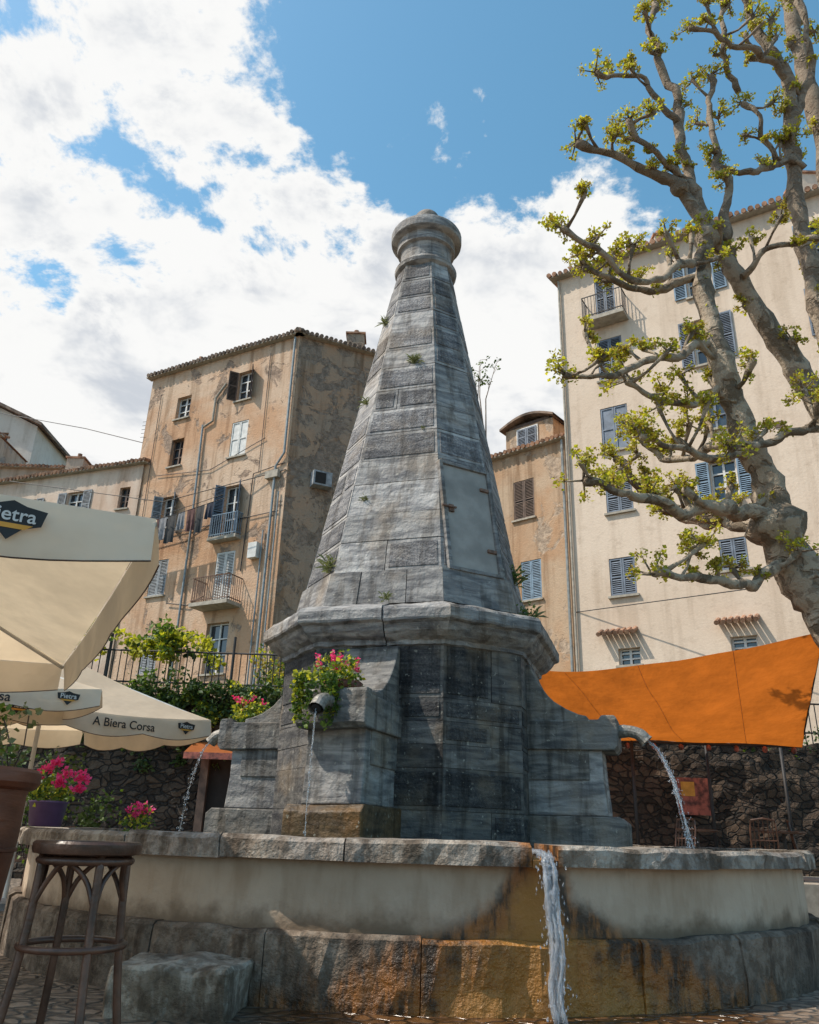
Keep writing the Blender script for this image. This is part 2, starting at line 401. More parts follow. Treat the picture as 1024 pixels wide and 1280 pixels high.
mb=MB(); core(mb,[(1.43,.4),(1.43,2.72)],M['mortar'])
zd=[.5]
while zd[-1]<2.40: zd.append(zd[-1]+rnd(.2,.42))
zd[-1]=2.70
blockcourse(mb,zd,Rd,M['marble_dark'],prough=.45,o=.014,g=.003,bmin=.1,bmax=.95,bw=(.45,1.1),dz=.002)
mb.obj('drum',fountain)
mb=MB(); prof=[(1.40,2.66),(1.49,2.68),(1.50,2.72),(1.56,2.75),(1.62,2.80),(1.66,2.86),(1.71,2.88),(1.72,2.90),(1.72,2.99),(1.70,3.02),(1.60,3.06),(1.36,3.13)]
for i in range(8):
    cuts=[0,rnd(.35,.6),1] if i%2==0 else [0,1]
    for j in range(len(cuts)-1):
        ta=cuts[j]+(.004 if j else 0); tb=cuts[j+1]-(.004 if j<len(cuts)-2 else 0)
        sg=12; V=[]; br=rnd(.3,.8); rn=random.random(); oo=rnd(-.008,.01)
        for q in range(sg+1):
            t=ta+(tb-ta)*q/sg
            for (R,z) in prof:
                p=ringpt(R+oo,i,z+oo*.6,t); w=mnoise.noise(p*6)*.016+mnoise.noise(p*17)*.010; p+=Vector((0,0,w)); V.append(p)
        n=len(prof);F=[]
        for q in range(sg):
            for k in range(n-1): F.append((q*n+k,(q+1)*n+k,(q+1)*n+k+1,q*n+k+1))
        F.append(tuple(range(n-1,-1,-1))); F.append(tuple(sg*n+k for k in range(n)))
        mb.add(V,F,M['marble'],(br*.6,0,rn))
mb.obj('cornice',fountain)
mb=MB()
c=(FC.x,FC.y)
mb.lathe(c,[(.30,8.05),(.385,8.08),(.42,8.11),(.43,8.16),(.41,8.20),(.355,8.22),(.35,8.27),(.35,8.45),(.36,8.47),(.40,8.49),(.405,8.54),(.40,8.60),(.405,8.62),(.47,8.64),(.49,8.66),(.495,8.70),(.495,8.78),(.48,8.81),(.42,8.83),(.30,8.87),(.19,8.90)],M['marble'],40,(.45,0,.3))
mb.obj('capital',fountain,True).modifiers.new('e','EDGE_SPLIT').split_angle=math.radians(32)
mb=MB(); pr=[(.14,8.86),(.15,8.93)]
for k in range(13):
    a=-math.pi/2*.5+k*(math.pi/2*1.5)/12; pr.append((max(.005,.19*math.cos(a)),9.08+.19*math.sin(a)))
mb.lathe(c,pr,M['marble'],24,(.2,0,.8)); mb.obj('finial_ball',fountain,True)
mb=MB()
i=1; b0=ringpt(Rp(3.52),i,3.52,.5); b1=ringpt(Rp(4.78),i,4.78,.5); uu=(ringpt(1,i,0,1)-ringpt(1,i,0,0)).normalized(); vv=(b1-b0).normalized(); nn=uu.cross(vv).normalized()
Lh=(b1-b0).length
mb.box(b0,uu,vv,nn,(-.29,.0,.0),(.29,Lh,.036),M['slab'])
for (x0,x1,y0,y1) in [(-.335,-.29,-.04,Lh+.04),(.29,.335,-.04,Lh+.04),(-.29,.29,Lh,Lh+.04),(-.29,.29,-.04,0)]:
    mb.box(b0,uu,vv,nn,(x0,y0,0),(x1,y1,.062),M['marble'],(.1,0,.2))
for yy in (.25,Lh-.25): mb.box(b0,uu,vv,nn,(.18,yy,.03),(.29,yy+.04,.058),M['rust'])
mb.box(b0,uu,vv,nn,(-.26,Lh*.52,.034),(-.20,Lh*.52+.09,.06),M['rust']); mb.box(b0,uu,vv,nn,(-.36,Lh*.55,.06),(-.18,Lh*.55+.02,.08),M['rust'])
mb.obj('access_door',fountain,bevel=.004)
def pier(phi,idx,rust=False):
    a=math.radians(phi); e=Vector((math.sin(a),-math.cos(a),0)); s=Vector((math.cos(a),math.sin(a),0))
    mb=MB()
    def pr(poly,w,col,mat=M['marble_mid']):
        n=len(poly); V=[]; K=7
        for q in range(K):
            ww=-w+2*w*q/(K-1)
            for p in poly:
                v_=FC+e*p[0]+s*ww+Z*p[1]; v_+=e*mnoise.noise(v_*5)*.016+Z*mnoise.noise(v_*4+Vector((3,0,0)))*.014; V.append(v_)
        F=[tuple(range(n)),tuple((K-1)*n+k for k in range(n-1,-1,-1))]
        for q in range(K-1):
            F+=[((q+1)*n+k,(q+1)*n+(k+1)%n,q*n+(k+1)%n,q*n+k) for k in range(n)]
        mb.add(V,F,mat,col)
    curve=[(1.34,2.66),(1.37,2.56),(1.42,2.46),(1.49,2.36),(1.58,2.27),(1.70,2.19),(1.82,2.14),(1.90,2.125)]
    pr([(1.0,1.5),(1.0,2.66)]+curve+[(1.90,1.5)],.29,(.35,0,rnd(0,1)))
    pr([(1.25,1.80),(1.25,2.08),(2.02,2.08),(2.05,2.12),(2.17,2.12),(2.19,2.09),(2.19,1.83),(2.15,1.79)],.33,(.3,0,rnd(0,1)))
    pr([(1.2,1.18),(1.2,1.77),(2.03,1.80),(2.03,1.50),(2.06,1.18)],.275,(.4,0,rnd(0,1)),M['marble'])
    pr([(1.2,.5),(1.2,1.175),(2.16,1.175),(2.23,1.12),(2.23,.5)],.35,(.2,0,rnd(0,1)),M['marble_rust'] if rust else M['marble_mid'])
    t0=FC+e*2.12+Z*1.99
    P=[t0,t0+e*.16+Z*.012,t0+e*.27-Z*.02,t0+e*.34-Z*.09]
    P=catmull(P,4); mb.tube(P,[.066]*4+[.060]*4+[.064]*4+[.070],M['brass'],14,caps=False)
    mb.tube([p for p in P[-4:]],[.045]*4,M['dark'],12)
    mb.tube([t0+e*.0,t0+e*.05],[.10,.085],M['brass'],14)
    o=mb.obj('spout_pier_%d'%idx,fountain,bevel=.012)
    o.modifiers['bev'].angle_limit=math.radians(50)
    return t0+e*.34-Z*.09,e
tips=[pier(-20,1,True),pier(72,2),pier(-106,3),pier(164,4)]

mb=MB()
def arc(R0_,R1_,z0,z1,a0,a1,mat,col,n=6,amp=0.,top=True):
    V=[];F=[]
    prof=[(R0_,z0),(R1_,z0),(R1_+.0,z0+(z1-z0)*.4),(R1_,z1-.025),(R1_-.03,z1),(R0_,z1)]
    m_=len(prof)
    for q in range(n+1):
        a=a0+(a1-a0)*q/n
        for (r,z) in prof:
            p=Vector((BC[0]+r*math.sin(a),BC[1]-r*math.cos(a),z))
            if amp:
                w=mnoise.noise(p*5)*amp+mnoise.noise(p*14)*amp*.5
                p+=Vector((math.sin(a)*w,-math.cos(a)*w,(mnoise.noise(p*4+Vector((9,0,0)))*amp*.6 if z>z0 else 0)))
            V.append(p)
    for q in range(n):
        for k in range(m_): F.append((q*m_+k,(q+1)*m_+k,(q+1)*m_+(k+1)%m_,q*m_+(k+1)%m_))
    F.append(tuple(range(m_-1,-1,-1))); F.append(tuple(n*m_+k for k in range(m_)))
    mb.add(V,F,mat,col)
TP=2*math.pi
V=[];F=[];n=160
for k in range(n):
    a=TP*k/n
    for r,z in [(3.69,.30),(3.69,.82),(3.42,.82),(3.42,.30)]: V.append((BC[0]+r*math.sin(a),BC[1]-r*math.cos(a),z))
for k in range(n):
    for j in range(3):
        kk=(k+1)%n; F.append((k*4+j,kk*4+j,kk*4+j+1,k*4+j+1))
mb.add(V,F,M['bwall'])
mb.obj('basin_wall',fountain,True).modifiers.new('e','EDGE_SPLIT')
mb=MB()
a=NOTCH+.021
end=NOTCH+TP-.021
while a<end-.02:
    w=rnd(.20,.40)
    if end-a-w<.15: w=end-a
    arc(3.40,3.79+rnd(-.015,.015),.80+rnd(-.015,.008),.922+rnd(-.010,.014),a+.0015,a+w-.0015,M['brim'],(rnd(.1,.9),0,random.random()),20,.026)
    a+=w
arc(3.40,3.80,.79,.86,NOTCH-.021,NOTCH+.021,M['brim'],(.3,0,.2),3,.01)
mb.obj('basin_rim',fountain)
mb=MB(); a=0
while a<TP-.02:
    w=rnd(.14,.34)
    if TP-a-w<.08: w=TP-a
    arc(3.3,3.79+rnd(-.02,.02),-.05,.40+rnd(-.02,.02),a+.0008,a+w-.0008,M['bstone'],(rnd(.2,.95),0,random.random()),14,.034)
    a+=w
mb.obj('basin_plinth',fountain)
mb=MB(); V=[(BC[0]+3.43*math.sin(TP*k/64),BC[1]-3.43*math.cos(TP*k/64),.81) for k in range(64)]
mb.add(V,[tuple(range(64))],M['water']); mb.obj('basin_water',fountain)

def jet(name,P,r0,r1,strands=5,spread=.03,drops=40,dr=(.003,.007)):
    mb=MB(); C=catmull(P,10)
    for s_ in range(strands):
        off=Vector((rnd(-1,1),rnd(-1,1),0))*spread; ph=rnd(0,9)
        pts=[];rr=[]
        for i,p in enumerate(C):
            t=i/(len(C)-1); w=Vector((mnoise.noise(Vector((ph,t*7,0))),mnoise.noise(Vector((ph+5,t*7,0))),0))*spread*1.3*t
            pts.append(p+off*(.25+.75*t)+w); rr.append((r0*(1-t)+r1*t)*max(.12,1+1.1*mnoise.noise(Vector((ph,t*30,3)))))
        mb.tube(pts,rr,M['fall'],7)
    for _ in range(drops):
        t=random.random()**.6; p=C[min(len(C)-1,int(t*(len(C)-1)))]
        q=p+Vector((random.gauss(0,1),random.gauss(0,1),rnd(-1,1)))*spread*(.4+t)*.9; s=rnd(*dr)
        mb.add([q+Vector((s,0,0)),q+Vector((-s,0,0)),q+Vector((0,s,0)),q+Vector((0,-s,0)),q+Vector((0,0,2.5*s)),q-Vector((0,0,2.5*s))],
               [(0,2,4),(2,1,4),(1,3,4),(3,0,4),(2,0,5),(1,2,5),(3,1,5),(0,3,5)],M['fall'])
    mb.obj(name,fountain,True)
for k,(tp,e) in enumerate(tips[:3]):
    ln=(.04,.34,.28)[k]
    jet('water_jet_%d'%(k+1),[tp+Z*.02,tp+e*ln*.35-Z*.12,tp+e*ln*.7-Z*.45,tp+e*ln-Z*1.08],(.004,.008,.004)[k],(.0022,.004,.002)[k],(2,5,2)[k],(.008,.024,.016)[k],(40,340,170)[k],(.0025,.005))
na=Vector((math.sin(NOTCH),-math.cos(NOTCH),0)); nb=Vector((BC[0],BC[1],0))
jet('overflow_water',[nb+na*3.5+Z*.872,nb+na*3.76+Z*.87,nb+na*3.86+Z*.80,nb+na*3.91+Z*.5,nb+na*3.95+Z*.0],.016,.009,14,.036,380,(.0025,.006))

bm=bmesh.new(); bmesh.ops.create_cube(bm,size=1)
for v in bm.verts: v.co=Vector((v.co.x*.68,v.co.y*.55,v.co.z*.30))
bmesh.ops.subdivide_edges(bm,edges=bm.edges[:],cuts=9,use_grid_fill=True)
rot=Matrix.Rotation(math.radians(-6),3,'Z')
for v in bm.verts:
    p=rot@v.co+Vector((-1.20,5.25,.10)); v.co=p+Vector((mnoise.noise(p*4),mnoise.noise(p*4+Vector((5,0,0))),mnoise.noise(p*4+Vector((0,9,0)))))*.04+Vector((0,0,mnoise.noise(p*12)*.012))
me=bpy.data.meshes.new('stone_step'); bm.to_mesh(me); bm.free(); me.materials.append(M['step'])
ca=me.color_attributes.new('Col','FLOAT_COLOR','CORNER'); ca.data.foreach_set('color',[.6,0,.4,1]*len(me.loops))
o=bpy.data.objects.new('stone_step',me); COL.objects.link(o); bv=o.modifiers.new('b','BEVEL'); bv.width=.02; bv.angle_limit=math.radians(50)

# ------------------------------------------------------------------ plants on fountain
def flowerbush(name,c,r,nl,nf,ls=.05,fs=.035,hang=0.,front=None):
    e=empty(name); mb=MB(); c=Vector(c)
    leaves(mb,c,r,nl,ls,M['leaf'],.7,.4)
    leaves(mb,c+Z*r*.1,r*.9,nl//2,ls,M['leafy'],.7,.4)
    if hang:
        for _ in range(12):
            a=rnd(0,TP); q=c+Vector((math.cos(a)*r*.8,math.sin(a)*r*.8,-.05)); hl=hang*rnd(.4,1.1)
            if front is not None: q=c+front*r*rnd(.8,1.15)+Vector((rnd(-1,.5)*r,0,-.04))
            for k in range(6): leaves(mb,q-Z*hl*k/5+Vector((rnd(-.02,.02),0,0)),.045,12,ls,random.choice([M['leaf'],M['leafy'],M['leaf']]))
    mb.obj('foliage',e)
    mb=MB()
    for _ in range(nf):
        a=rnd(0,TP); q=c+Vector((math.cos(a)*r*rnd(.1,.95),math.sin(a)*r*rnd(.1,.9),r*rnd(.3,.85)))
        leaves(mb,q,fs*1.1,16,fs,M['pink_fl'])
    mb.obj('blossoms',e); return e
fp=FC+tips[0][1]*1.95
e=flowerbush('flower_basket',fp+Z*2.24+Vector((-.05,-.05,0)),.25,480,18,.045,.03,hang=.38,front=tips[0][1])
mb=MB(); mb.lathe((fp.x,fp.y),[(.10,2.1),(.15,2.12),(.18,2.20),(.165,2.21)],M['terracotta'],20); mb.obj('bowl',e,True)
fl=FC+tips[2][1]*1.98
flowerbush('geranium_plant',fl+Z*2.22,.24,300,12,.05,.03,hang=.3)
flowerbush('geranium_plant',(-2.25,7.35,1.0),.15,130,14,.04,.03)
mb=MB()
def weed(p,r,n=25):
    for _ in range(n):
        d=Vector((rnd(-1,1),rnd(-1.2,.2),rnd(-.3,1.2))).normalized(); l=r*rnd(.3,1.1); s=Vector((d.y,-d.x,.1)).normalized()*.0024
        p=Vector(p); q0=p+Vector((rnd(-1,1),0,rnd(-1,1)))*r*.3; mb.add([q0-s,q0+s,q0+d*l*.6+s+Z*.01,q0+d*l-Z*l*.15],[(0,1,2,3)],M['weed'],(random.random(),0,0))
for (i,t,z,r,nn_) in [(0,.62,6.35,.17,90),(7,.5,5.9,.16,50),(7,.85,3.6,.24,80),(2,.3,3.14,.25,60),(2,.6,3.7,.3,60),(7,.3,7.2,.2,60),(0,.55,3.14,.12,40),(0,.15,4.4,.10,30),(0,.8,5.3,.06,16)]:
    weed(ringpt((Rp(z) if z>3.2 else 1.5)+.02,i,z,t),r*.75,nn_)
leaves(mb,ringpt(1.5,2,3.2,.25),.14,90,.035,M['leaf']); leaves(mb,ringpt(1.25,2,3.75,.5),.13,70,.035,M['leaf'])
leaves(mb,ringpt(1.26,7,3.62,.85),.09,50,.03,M['leaf'])
mb.obj('wall_weeds')

# ------------------------------------------------------------------ buildings
def frame2(A,B):
    A=Vector((A[0],A[1],0));B=Vector((B[0],B[1],0)); u=(B-A); L=u.length; u/=L
    n=Vector((u.y,-u.x,0))
    if n.dot(-A)<0: n=-n
    return A,u,n,L
def facade(mb,A,u,n,L,z0,z1,holes,mat,depth=.22,back=None):
    us=sorted({0,L}|{h[0] for h in holes}|{h[1] for h in holes}); zs=sorted({z0,z1}|{h[2] for h in holes}|{h[3] for h in holes})
    us=[x for x in us if 0<=x<=L]
    for i in range(len(us)-1):
        for j in range(len(zs)-1):
            uc=(us[i]+us[i+1])/2; zc=(zs[j]+zs[j+1])/2
            if any(h[0]<uc<h[1] and h[2]<zc<h[3] for h in holes): continue
            mb.add([A+u*us[i]+Z*zs[j],A+u*us[i+1]+Z*zs[j],A+u*us[i+1]+Z*zs[j+1],A+u*us[i]+Z*zs[j+1]],[(0,1,2,3)],mat)
    for h in holes:
        c=[(h[0],h[2]),(h[1],h[2]),(h[1],h[3]),(h[0],h[3])]
        for k in range(4):
            a,b=c[k],c[(k+1)%4]
            mb.add([A+u*a[0]+Z*a[1],A+u*b[0]+Z*b[1],A+u*b[0]+Z*b[1]-n*depth,A+u*a[0]+Z*a[1]-n*depth],[(0,1,2,3)],mat)
        mb.add([A+u*p[0]+Z*p[1]-n*depth for p in c],[(0,1,2,3)],back or M['glass'])
def leafshut(mb,A,u,n,a,b,z0,z1,d,mat,slats=True):
    fr=.05
    mb.box(A,u,n,Z,(a,d,z0),(a+fr,d+.035,z1),mat); mb.box(A,u,n,Z,(b-fr,d,z0),(b,d+.035,z1),mat)
    for zz in (z0,(z0+z1)/2-fr/2,z1-fr): mb.box(A,u,n,Z,(a+fr,d+.002,zz),(b-fr,d+.033,zz+fr),mat)
    mb.box(A,u,n,Z,(a+fr,d+.004,z0),(b-fr,d+.008,z1),M['dark'] if slats else mat)
    if slats:
        k=z0+.06
        while k<z1-.06:
            if not abs(k-(z0+z1)/2)<.05:
                o=A+u*((a+b)/2)+n*(d+.018)+Z*k; w=(b-a)/2-fr
                ny=(n*.6-Z*.8).normalized(); nz=u.cross(ny)
                mb.box(o,u,ny,nz,(-w,-.024,-.005),(w,.024,.005),mat)
            k+=.062
def window(mb,A,u,n,h,kind,col,depth=.22):
    a,b,z0,z1=h; c=(a+b)/2
    if kind in('glass','open','half','ajar'):
        fm=M['white'] if kind!='half' else col
        d=-depth+.02
        for (x0,x1) in ((a,a+.06),(b-.06,b),(c-.035,c+.035)): mb.box(A,u,n,Z,(x0,d,z0),(x1,d+.05,z1),fm)
        for zz in (z0,z1-.06,z0+(z1-z0)*.36,z0+(z1-z0)*.68): mb.box(A,u,n,Z,(a+.06,d+.003,zz),(b-.06,d+.045,zz+.045),fm)
    if kind in('closed','panel'):
        sl=kind=='closed'
        leafshut(mb,A,u,n,a+.01,c-.006,z0+.02,z1-.01,-.05,col,sl); leafshut(mb,A,u,n,c+.006,b-.01,z0+.02,z1-.01,-.05,col,sl)
    if kind=='open':
        w=(b-a)/2
        leafshut(mb,A,u,n,a-w-.02,a-.02,z0+.02,z1,.02,col); leafshut(mb,A,u,n,b+.02,b+w+.02,z0+.02,z1,.02,col)
    if kind=='ajar':
        w=(b-a)/2
        for (hx,sg) in ((a+.01,-1),(b-.01,1)):
            uu=(n*.80+u*sg*.6).normalized(); nn2=uu.cross(Z)*(-sg)
            leafshut(mb,A+u*hx,uu,nn2,0,w,z0+.02,z1,0,col)
    mb.box(A,u,n,Z,(a-.07,-.02,z0-.07),(b+.07,.09,z0-.003),M['sill'])
def balcony(mb,A,u,n,a,b,z,mat,dep=.75,h=.95):
    mb.box(A,u,n,Z,(a,-.01,z-.14),(b,dep,z),M['sill'])
    for zz in (z+.08,z+h):
        mb.box(A,u,n,Z,(a+.02,dep-.05,zz),(b-.02,dep-.02,zz+.03),mat)
        for x in (a+.02,b-.05): mb.box(A,u,n,Z,(x,0,zz),(x+.03,dep-.05,zz+.03),mat)
    k=a+.03
    while k<b-.03:
        mb.box(A,u,n,Z,(k,dep-.045,z),(k+.018,dep-.025,z+h),mat); k+=.11
    k=.05
    while k<dep-.06:
        for x in (a+.025,b-.045): mb.box(A,u,n,Z,(x,k,z),(x+.018,k+.018,z+h),mat)
        k+=.11
def eaves(mb,A,u,n,L,z,over=.35,mat=None,step=.21):
    mat=mat or M['tile']
    mb.box(A,u,n,Z,(-.2,-.1,z+.0),(L+.2,over-.06,z+.06),M['sill'])
    k=-.2
    while k<L+.2:
        r=.085*rnd(.9,1.1); o=A+u*k+Z*(z+.10+rnd(-.015,.015))
        mb.tube([o+n*(over+rnd(-.02,.03))-Z*.02,o-n*.8+Z*.25],r,mat,8); k+=step
def rooftop(mb,foot,z,over,hgt,mat):
    c=sum((Vector((p[0],p[1],0)) for p in foot),Vector())/len(foot)
    V=[]
    for p in foot:
        q=Vector((p[0],p[1],0)); d=(q-c).normalized(); V.append(q+d*over+Z*(z+.07))
    V.append(c+Z*(z+hgt)); n=len(foot)
    mb.add(V,[(k,(k+1)%n,n) for k in range(n)]+[tuple(range(n-1,-1,-1))],mat)
def walls_rest(mb,pts,z0,z1,mat):
    for k in range(len(pts)-1):
        a,b=pts[k],pts[k+1]; mb.add([(a[0],a[1],z0),(b[0],b[1],z0),(b[0],b[1],z1),(a[0],a[1],z1)],[(0,1,2,3)],mat)
def chimney(mb,x,y,z0,z1,w,mat):
    mb.abox((x-w/2,y-w/2,z0),(x+w/2,y+w/2,z1),mat); mb.abox((x-w/2-.06,y-w/2-.06,z1),(x+w/2+.06,y+w/2+.06,z1+.08),M['tile'])
    mb.tube([(x,y,z1+.08),(x,y,z1+.4)],.11,M['tile'],8)

B1=empty('peeling_apartment_building')
A,u,n,L=frame2((-4.76,28.0),(-11.93,31.87))
H=[(5.6,6.4,17.5,18.6),(2.25,3.05,17.6,19.0),(5.65,6.35,15.2,16.5),(2.2,3.05,15.0,16.6),(5.6,6.35,12.4,13.8),(2.2,3.0,11.5,13.7),(5.5,6.4,9.5,11.0),(2.1,3.0,8.75,10.9),(2.0,3.05,6.2,8.1),(5.4,6.2,6.4,7.9)]
mb=MB(); facade(mb,A,u,n,L,2.,20.,H,M['lbwall'],.25)
S=Vector((.9,30.55,0)); A2,u2,n2,L2=frame2((-4.76,28.0),(S.x,S.y))
H2=[(5.,5.8,15,16.4)]
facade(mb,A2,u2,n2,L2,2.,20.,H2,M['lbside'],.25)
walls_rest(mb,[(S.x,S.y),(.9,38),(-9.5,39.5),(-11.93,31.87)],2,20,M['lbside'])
mb.obj('walls',B1)
mb=MB()
for h,k,cm in zip(H,['glass','ajar','half','panel','ajar','ajar','closed','closed','glass','closed'],[M['white'],M['brown'],M['brown'],M['white'],M['greyp'],M['blue'],M['greyp'],M['white'],M['greyp'],M['greyp']]): window(mb,A,u,n,h,k,cm,.25)
window(mb,A2,u2,n2,H2[0],'closed',M['brown'])
mb.obj('windows',B1)
mb=MB(); balcony(mb,A,u,n,1.55,3.35,8.72,M['rust'],.8); balcony(mb,A,u,n,1.9,3.3,11.45,M['blue2'],.35,.9); mb.obj('balconies',B1)
mb=MB(); eaves(mb,A,u,n,L,20.,.3,M['tile_dark']); eaves(mb,A2,u2,n2,L2,20.,.3,M['tile_dark'])
rooftop(mb,[(-4.76,28),(S.x,S.y),(.9,38),(-9.5,39.5),(-11.93,31.87)],20.,.1,1.1,M['tile_dark'])
chimney(mb,-2.6,30.0,20,21.3,.75,M['lbside']); chimney(mb,-9.8,31.6,20,20.7,.5,M['lbside']); chimney(mb,-9.2,31.9,20,20.6,.4,M['lbside'])
mb.tube([(-9.5,31.6,20),(-9.5,31.6,21.2)],.02,M['iron'],5)
mb.obj('roof',B1)
mb=MB()
def pipe(pts,r,mat,A=A,u=u,n=n): mb.tube([A+u*p[0]+n*p[1]+Z*p[2] for p in pts],r,mat,8)
pipe([(.15,.10,19.9),(.15,.10,14.6),(.5,.10,14.1),(.5,.1,5)],.05,M['pipe']); pipe([(4.6,.1,16.8),(4.45,.1,12),(4.4,.1,4)],.045,M['pipe'])
pipe([(3.6,.08,18.6),(4.1,.08,18.0),(4.1,.08,16.9),(4.6,.08,16.7)],.05,M['sill'])
pipe([(.8,.08,11.5),(.8,.08,5)],.03,M['pipe']); pipe([(.25,.08,13),(.25,.08,4.5)],.03,M['pipe']); pipe([(.1,.05,14.2),(1.6,.05,14.0),(1.7,.05,10)],.02,M['iron'])
pipe([(0.2,.06,12.2),(8,.06,12.0)],.018,M['iron']); pipe([(1.2,.06,15.5),(3.9,.06,14.6),(6.9,.06,14.9)],.015,M['iron'])
pipe([(3.3,.08,9.2),(4.1,.08,8.9),(5.2,.08,9.1)],.02,M['iron'])
pipe([(1.4,.05,19.5),(1.35,.05,14)],.014,M['iron']); pipe([(7.4,.05,19.),(7.3,.05,9)],.014,M['iron'])
mb.box(A,u,n,Z,(.9,.02,10.4),(1.3,.25,11.),M['white']); mb.box(A,u,n,Z,(.3,.02,13.6),(.9,.2,13.9),M['sill'])
mb.box(A2,u2,n2,Z,(.95,.02,13.35),(1.7,.42,13.95),M['greyp']); mb.box(A2,u2,n2,Z,(1.02,.42,13.42),(1.45,.43,13.88),M['dark'])
mb.obj('pipes_and_fittings',B1)
lau=empty('laundry_line'); mb=MB()
l0=A+u*7.0+n*.9+Z*12.3; l1=A+u*2.0+n*.9+Z*12.75
for dd_ in (0,.25): mb.tube([l0+n*dd_,(l0+l1)/2+n*dd_-Z*.08,l1+n*dd_],.012,M['iron'],5)
k=.04
ccs=[M['black'],simple('cloth_navy',(.025,.03,.05),.9),simple('cloth_grey',(.2,.2,.21),.9),simple('cloth_brown',(.10,.045,.04),.9),M['black'],M['black'],M['black']]
while k<.86:
    w=rnd(.05,.11); hh=rnd(.6,1.25); mt=random.choice(ccs); V=[];F=[]
    for i in range(7):
        for j in range(5):
            t=k+w*i/6; p=l0.lerp(l1,t)+Z*(-hh*j/4-.06*math.sin(math.pi*t)); p+=n*(.06*math.sin(i*1.9+k*50)*(j/4)); p+=u*(.03*(i-3)*(-.25)*(j/4)); V.append(p)
    for i in range(6):
        for j in range(4): F.append((i*5+j,(i+1)*5+j,(i+1)*5+j+1,i*5+j+1))
    mb.add(V,F,mt); k+=w+rnd(.005,.03)
mb.obj('clothes',lau)

B2=empty('cream_apartment_building')
A,u,n,L=frame2((5.17,24.0),(5.17+.849*16,24-.528*16))
H=[];K=[]
def addw(a,b,z0,z1,k,c): H.append((a,b,z0,z1)); K.append((k,c))
addw(1.3,2.15,15.35,16.95,'closed',M['blue']); addw(1.25,2.15,12.7,14.3,'panel',M['blue']); addw(1.25,2.1,10.55,11.65,'closed',M['blue'])
addw(1.2,2.0,7.85,9.05,'closed',M['blue']); addw(1.3,1.95,5.75,6.25,'glass',M['white']); addw(1.35,2.05,17.75,19.6,'closed',M['blue'])
for x in (4.45,8.2,11.9):
    addw(x,x+.8,17.6,19.1,'open',M['blue2']); addw(x,x+.8,15.,16.7,'open',M['blue']); addw(x,x+.7,12.7,14.1,'half',M['blue'])
    addw(x,x+.75,10.35,11.65,'open',M['blue2']); addw(x,x+.75,8.2,9.15,'closed',M['blue']); addw(x,x+.7,5.8,6.3,'glass',M['white'])
mb=MB(); facade(mb,A,u,n,L,2.,20.,H,M['rbwall'])
E=A+u*L; bk=-n*9
walls_rest(mb,[(A.x,A.y),(A.x+bk.x,A.y+bk.y),(E.x+bk.x,E.y+bk.y),(E.x,E.y)],2,20,M['rbwall'])
mb.box(A,u,n,Z,(3.0,-.01,16.05),(3.25,.03,16.3),M['brown']); mb.box(A,u,n,Z,(6.4,-.01,12.3),(6.6,.03,12.5),M['brown'])
mb.obj('walls',B2)
mb=MB()
for h,(k,cm) in zip(H,K): window(mb,A,u,n,h,k,cm)
mb.obj('windows',B2)
mb=MB(); balcony(mb,A,u,n,1.0,2.45,17.6,M['iron'],.6,.85); mb.obj('balcony',B2)
mb=MB(); eaves(mb,A,u,n,L,20.,.35)
rooftop(mb,[(A.x,A.y),(E.x,E.y),(E.x+bk.x,E.y+bk.y),(A.x+bk.x,A.y+bk.y)],20.,.1,1.4,M['tile'])
chimney(mb,*(A+u*3.5-n*1.2).xy,20.2,21.3,.5,M['rbwall']); chimney(mb,*(A+u*8.4-n*1.2).xy,20.2,21.6,.9,M['rbwall'])
for x0 in (.85,4.2,8.0):
    kx=x0
    while kx<x0+1.15:
        o=A+u*kx+Z*6.72; mb.tube([o-n*.02+Z*.1,o+n*.38-Z*.08],.07,M['tile'],8); kx+=.17
mb.obj('roof',B2)
mb=MB(); mb.tube([A+u*.06+n*.08+Z*19.9,A+u*.06+n*.08+Z*3],.04,M['sill'],8); mb.obj('drainpipe',B2)

B3=empty('ochre_house'); A,u,n,L=frame2((1.6,30.4),(6.6,26.2))
def uo(x): return (x-1.6)/u.x
H=[(uo(4.0),uo(4.7),12.2,13.8),(uo(4.2),uo(4.85),9.0,10.5)]
mb=MB(); facade(mb,A,u,n,L,2,15.,H,M['mbwall']); E=A+u*L; walls_rest(mb,[(A.x,A.y),(A.x+3,A.y+6),(E.x+3,E.y+6),(E.x,E.y)],2,15,M['mbwall'])
T0=uo(3.7);T1=uo(5.35); TA=A-n*.15
mb.box(TA,u,n,Z,(T0,-2.2,15.0),(T1,0,16.2),M['mbwall'])
mb.obj('walls',B3)
mb=MB(); window(mb,A,u,n,H[0],'closed',M['brown']); window(mb,A,u,n,H[1],'closed',M['blue2'])
hw=(uo(4.15),uo(4.8),15.3,16.05); mb.box(TA,u,n,Z,(hw[0]-.06,0,hw[2]-.06),(hw[1]+.06,.05,hw[3]+.06),M['white']); leafshut(mb,TA,u,n,hw[0],(hw[0]+hw[1])/2-.01,hw[2],hw[3],.056,M['blue']); leafshut(mb,TA,u,n,(hw[0]+hw[1])/2+.01,hw[1],hw[2],hw[3],.056,M['blue'])
mb.obj('windows',B3)
mb=MB(); eaves(mb,A,u,n,L,15.,.3); rooftop(mb,[(A.x,A.y),(E.x,E.y),(E.x+3,E.y+6),(A.x+3,A.y+6)],15.,.1,.5,M['tile'])
V=[];F=[];seg=12
for off in (0,.1):
    for d_ in (.25,-2.3):
        for k in range(seg+1):
            t=k/seg; x=T0-.15+(T1-T0+.3)*t; V.append(TA+u*x+n*d_+Z*(16.17+off+.36*math.sin(math.pi*t)))
q=seg+1
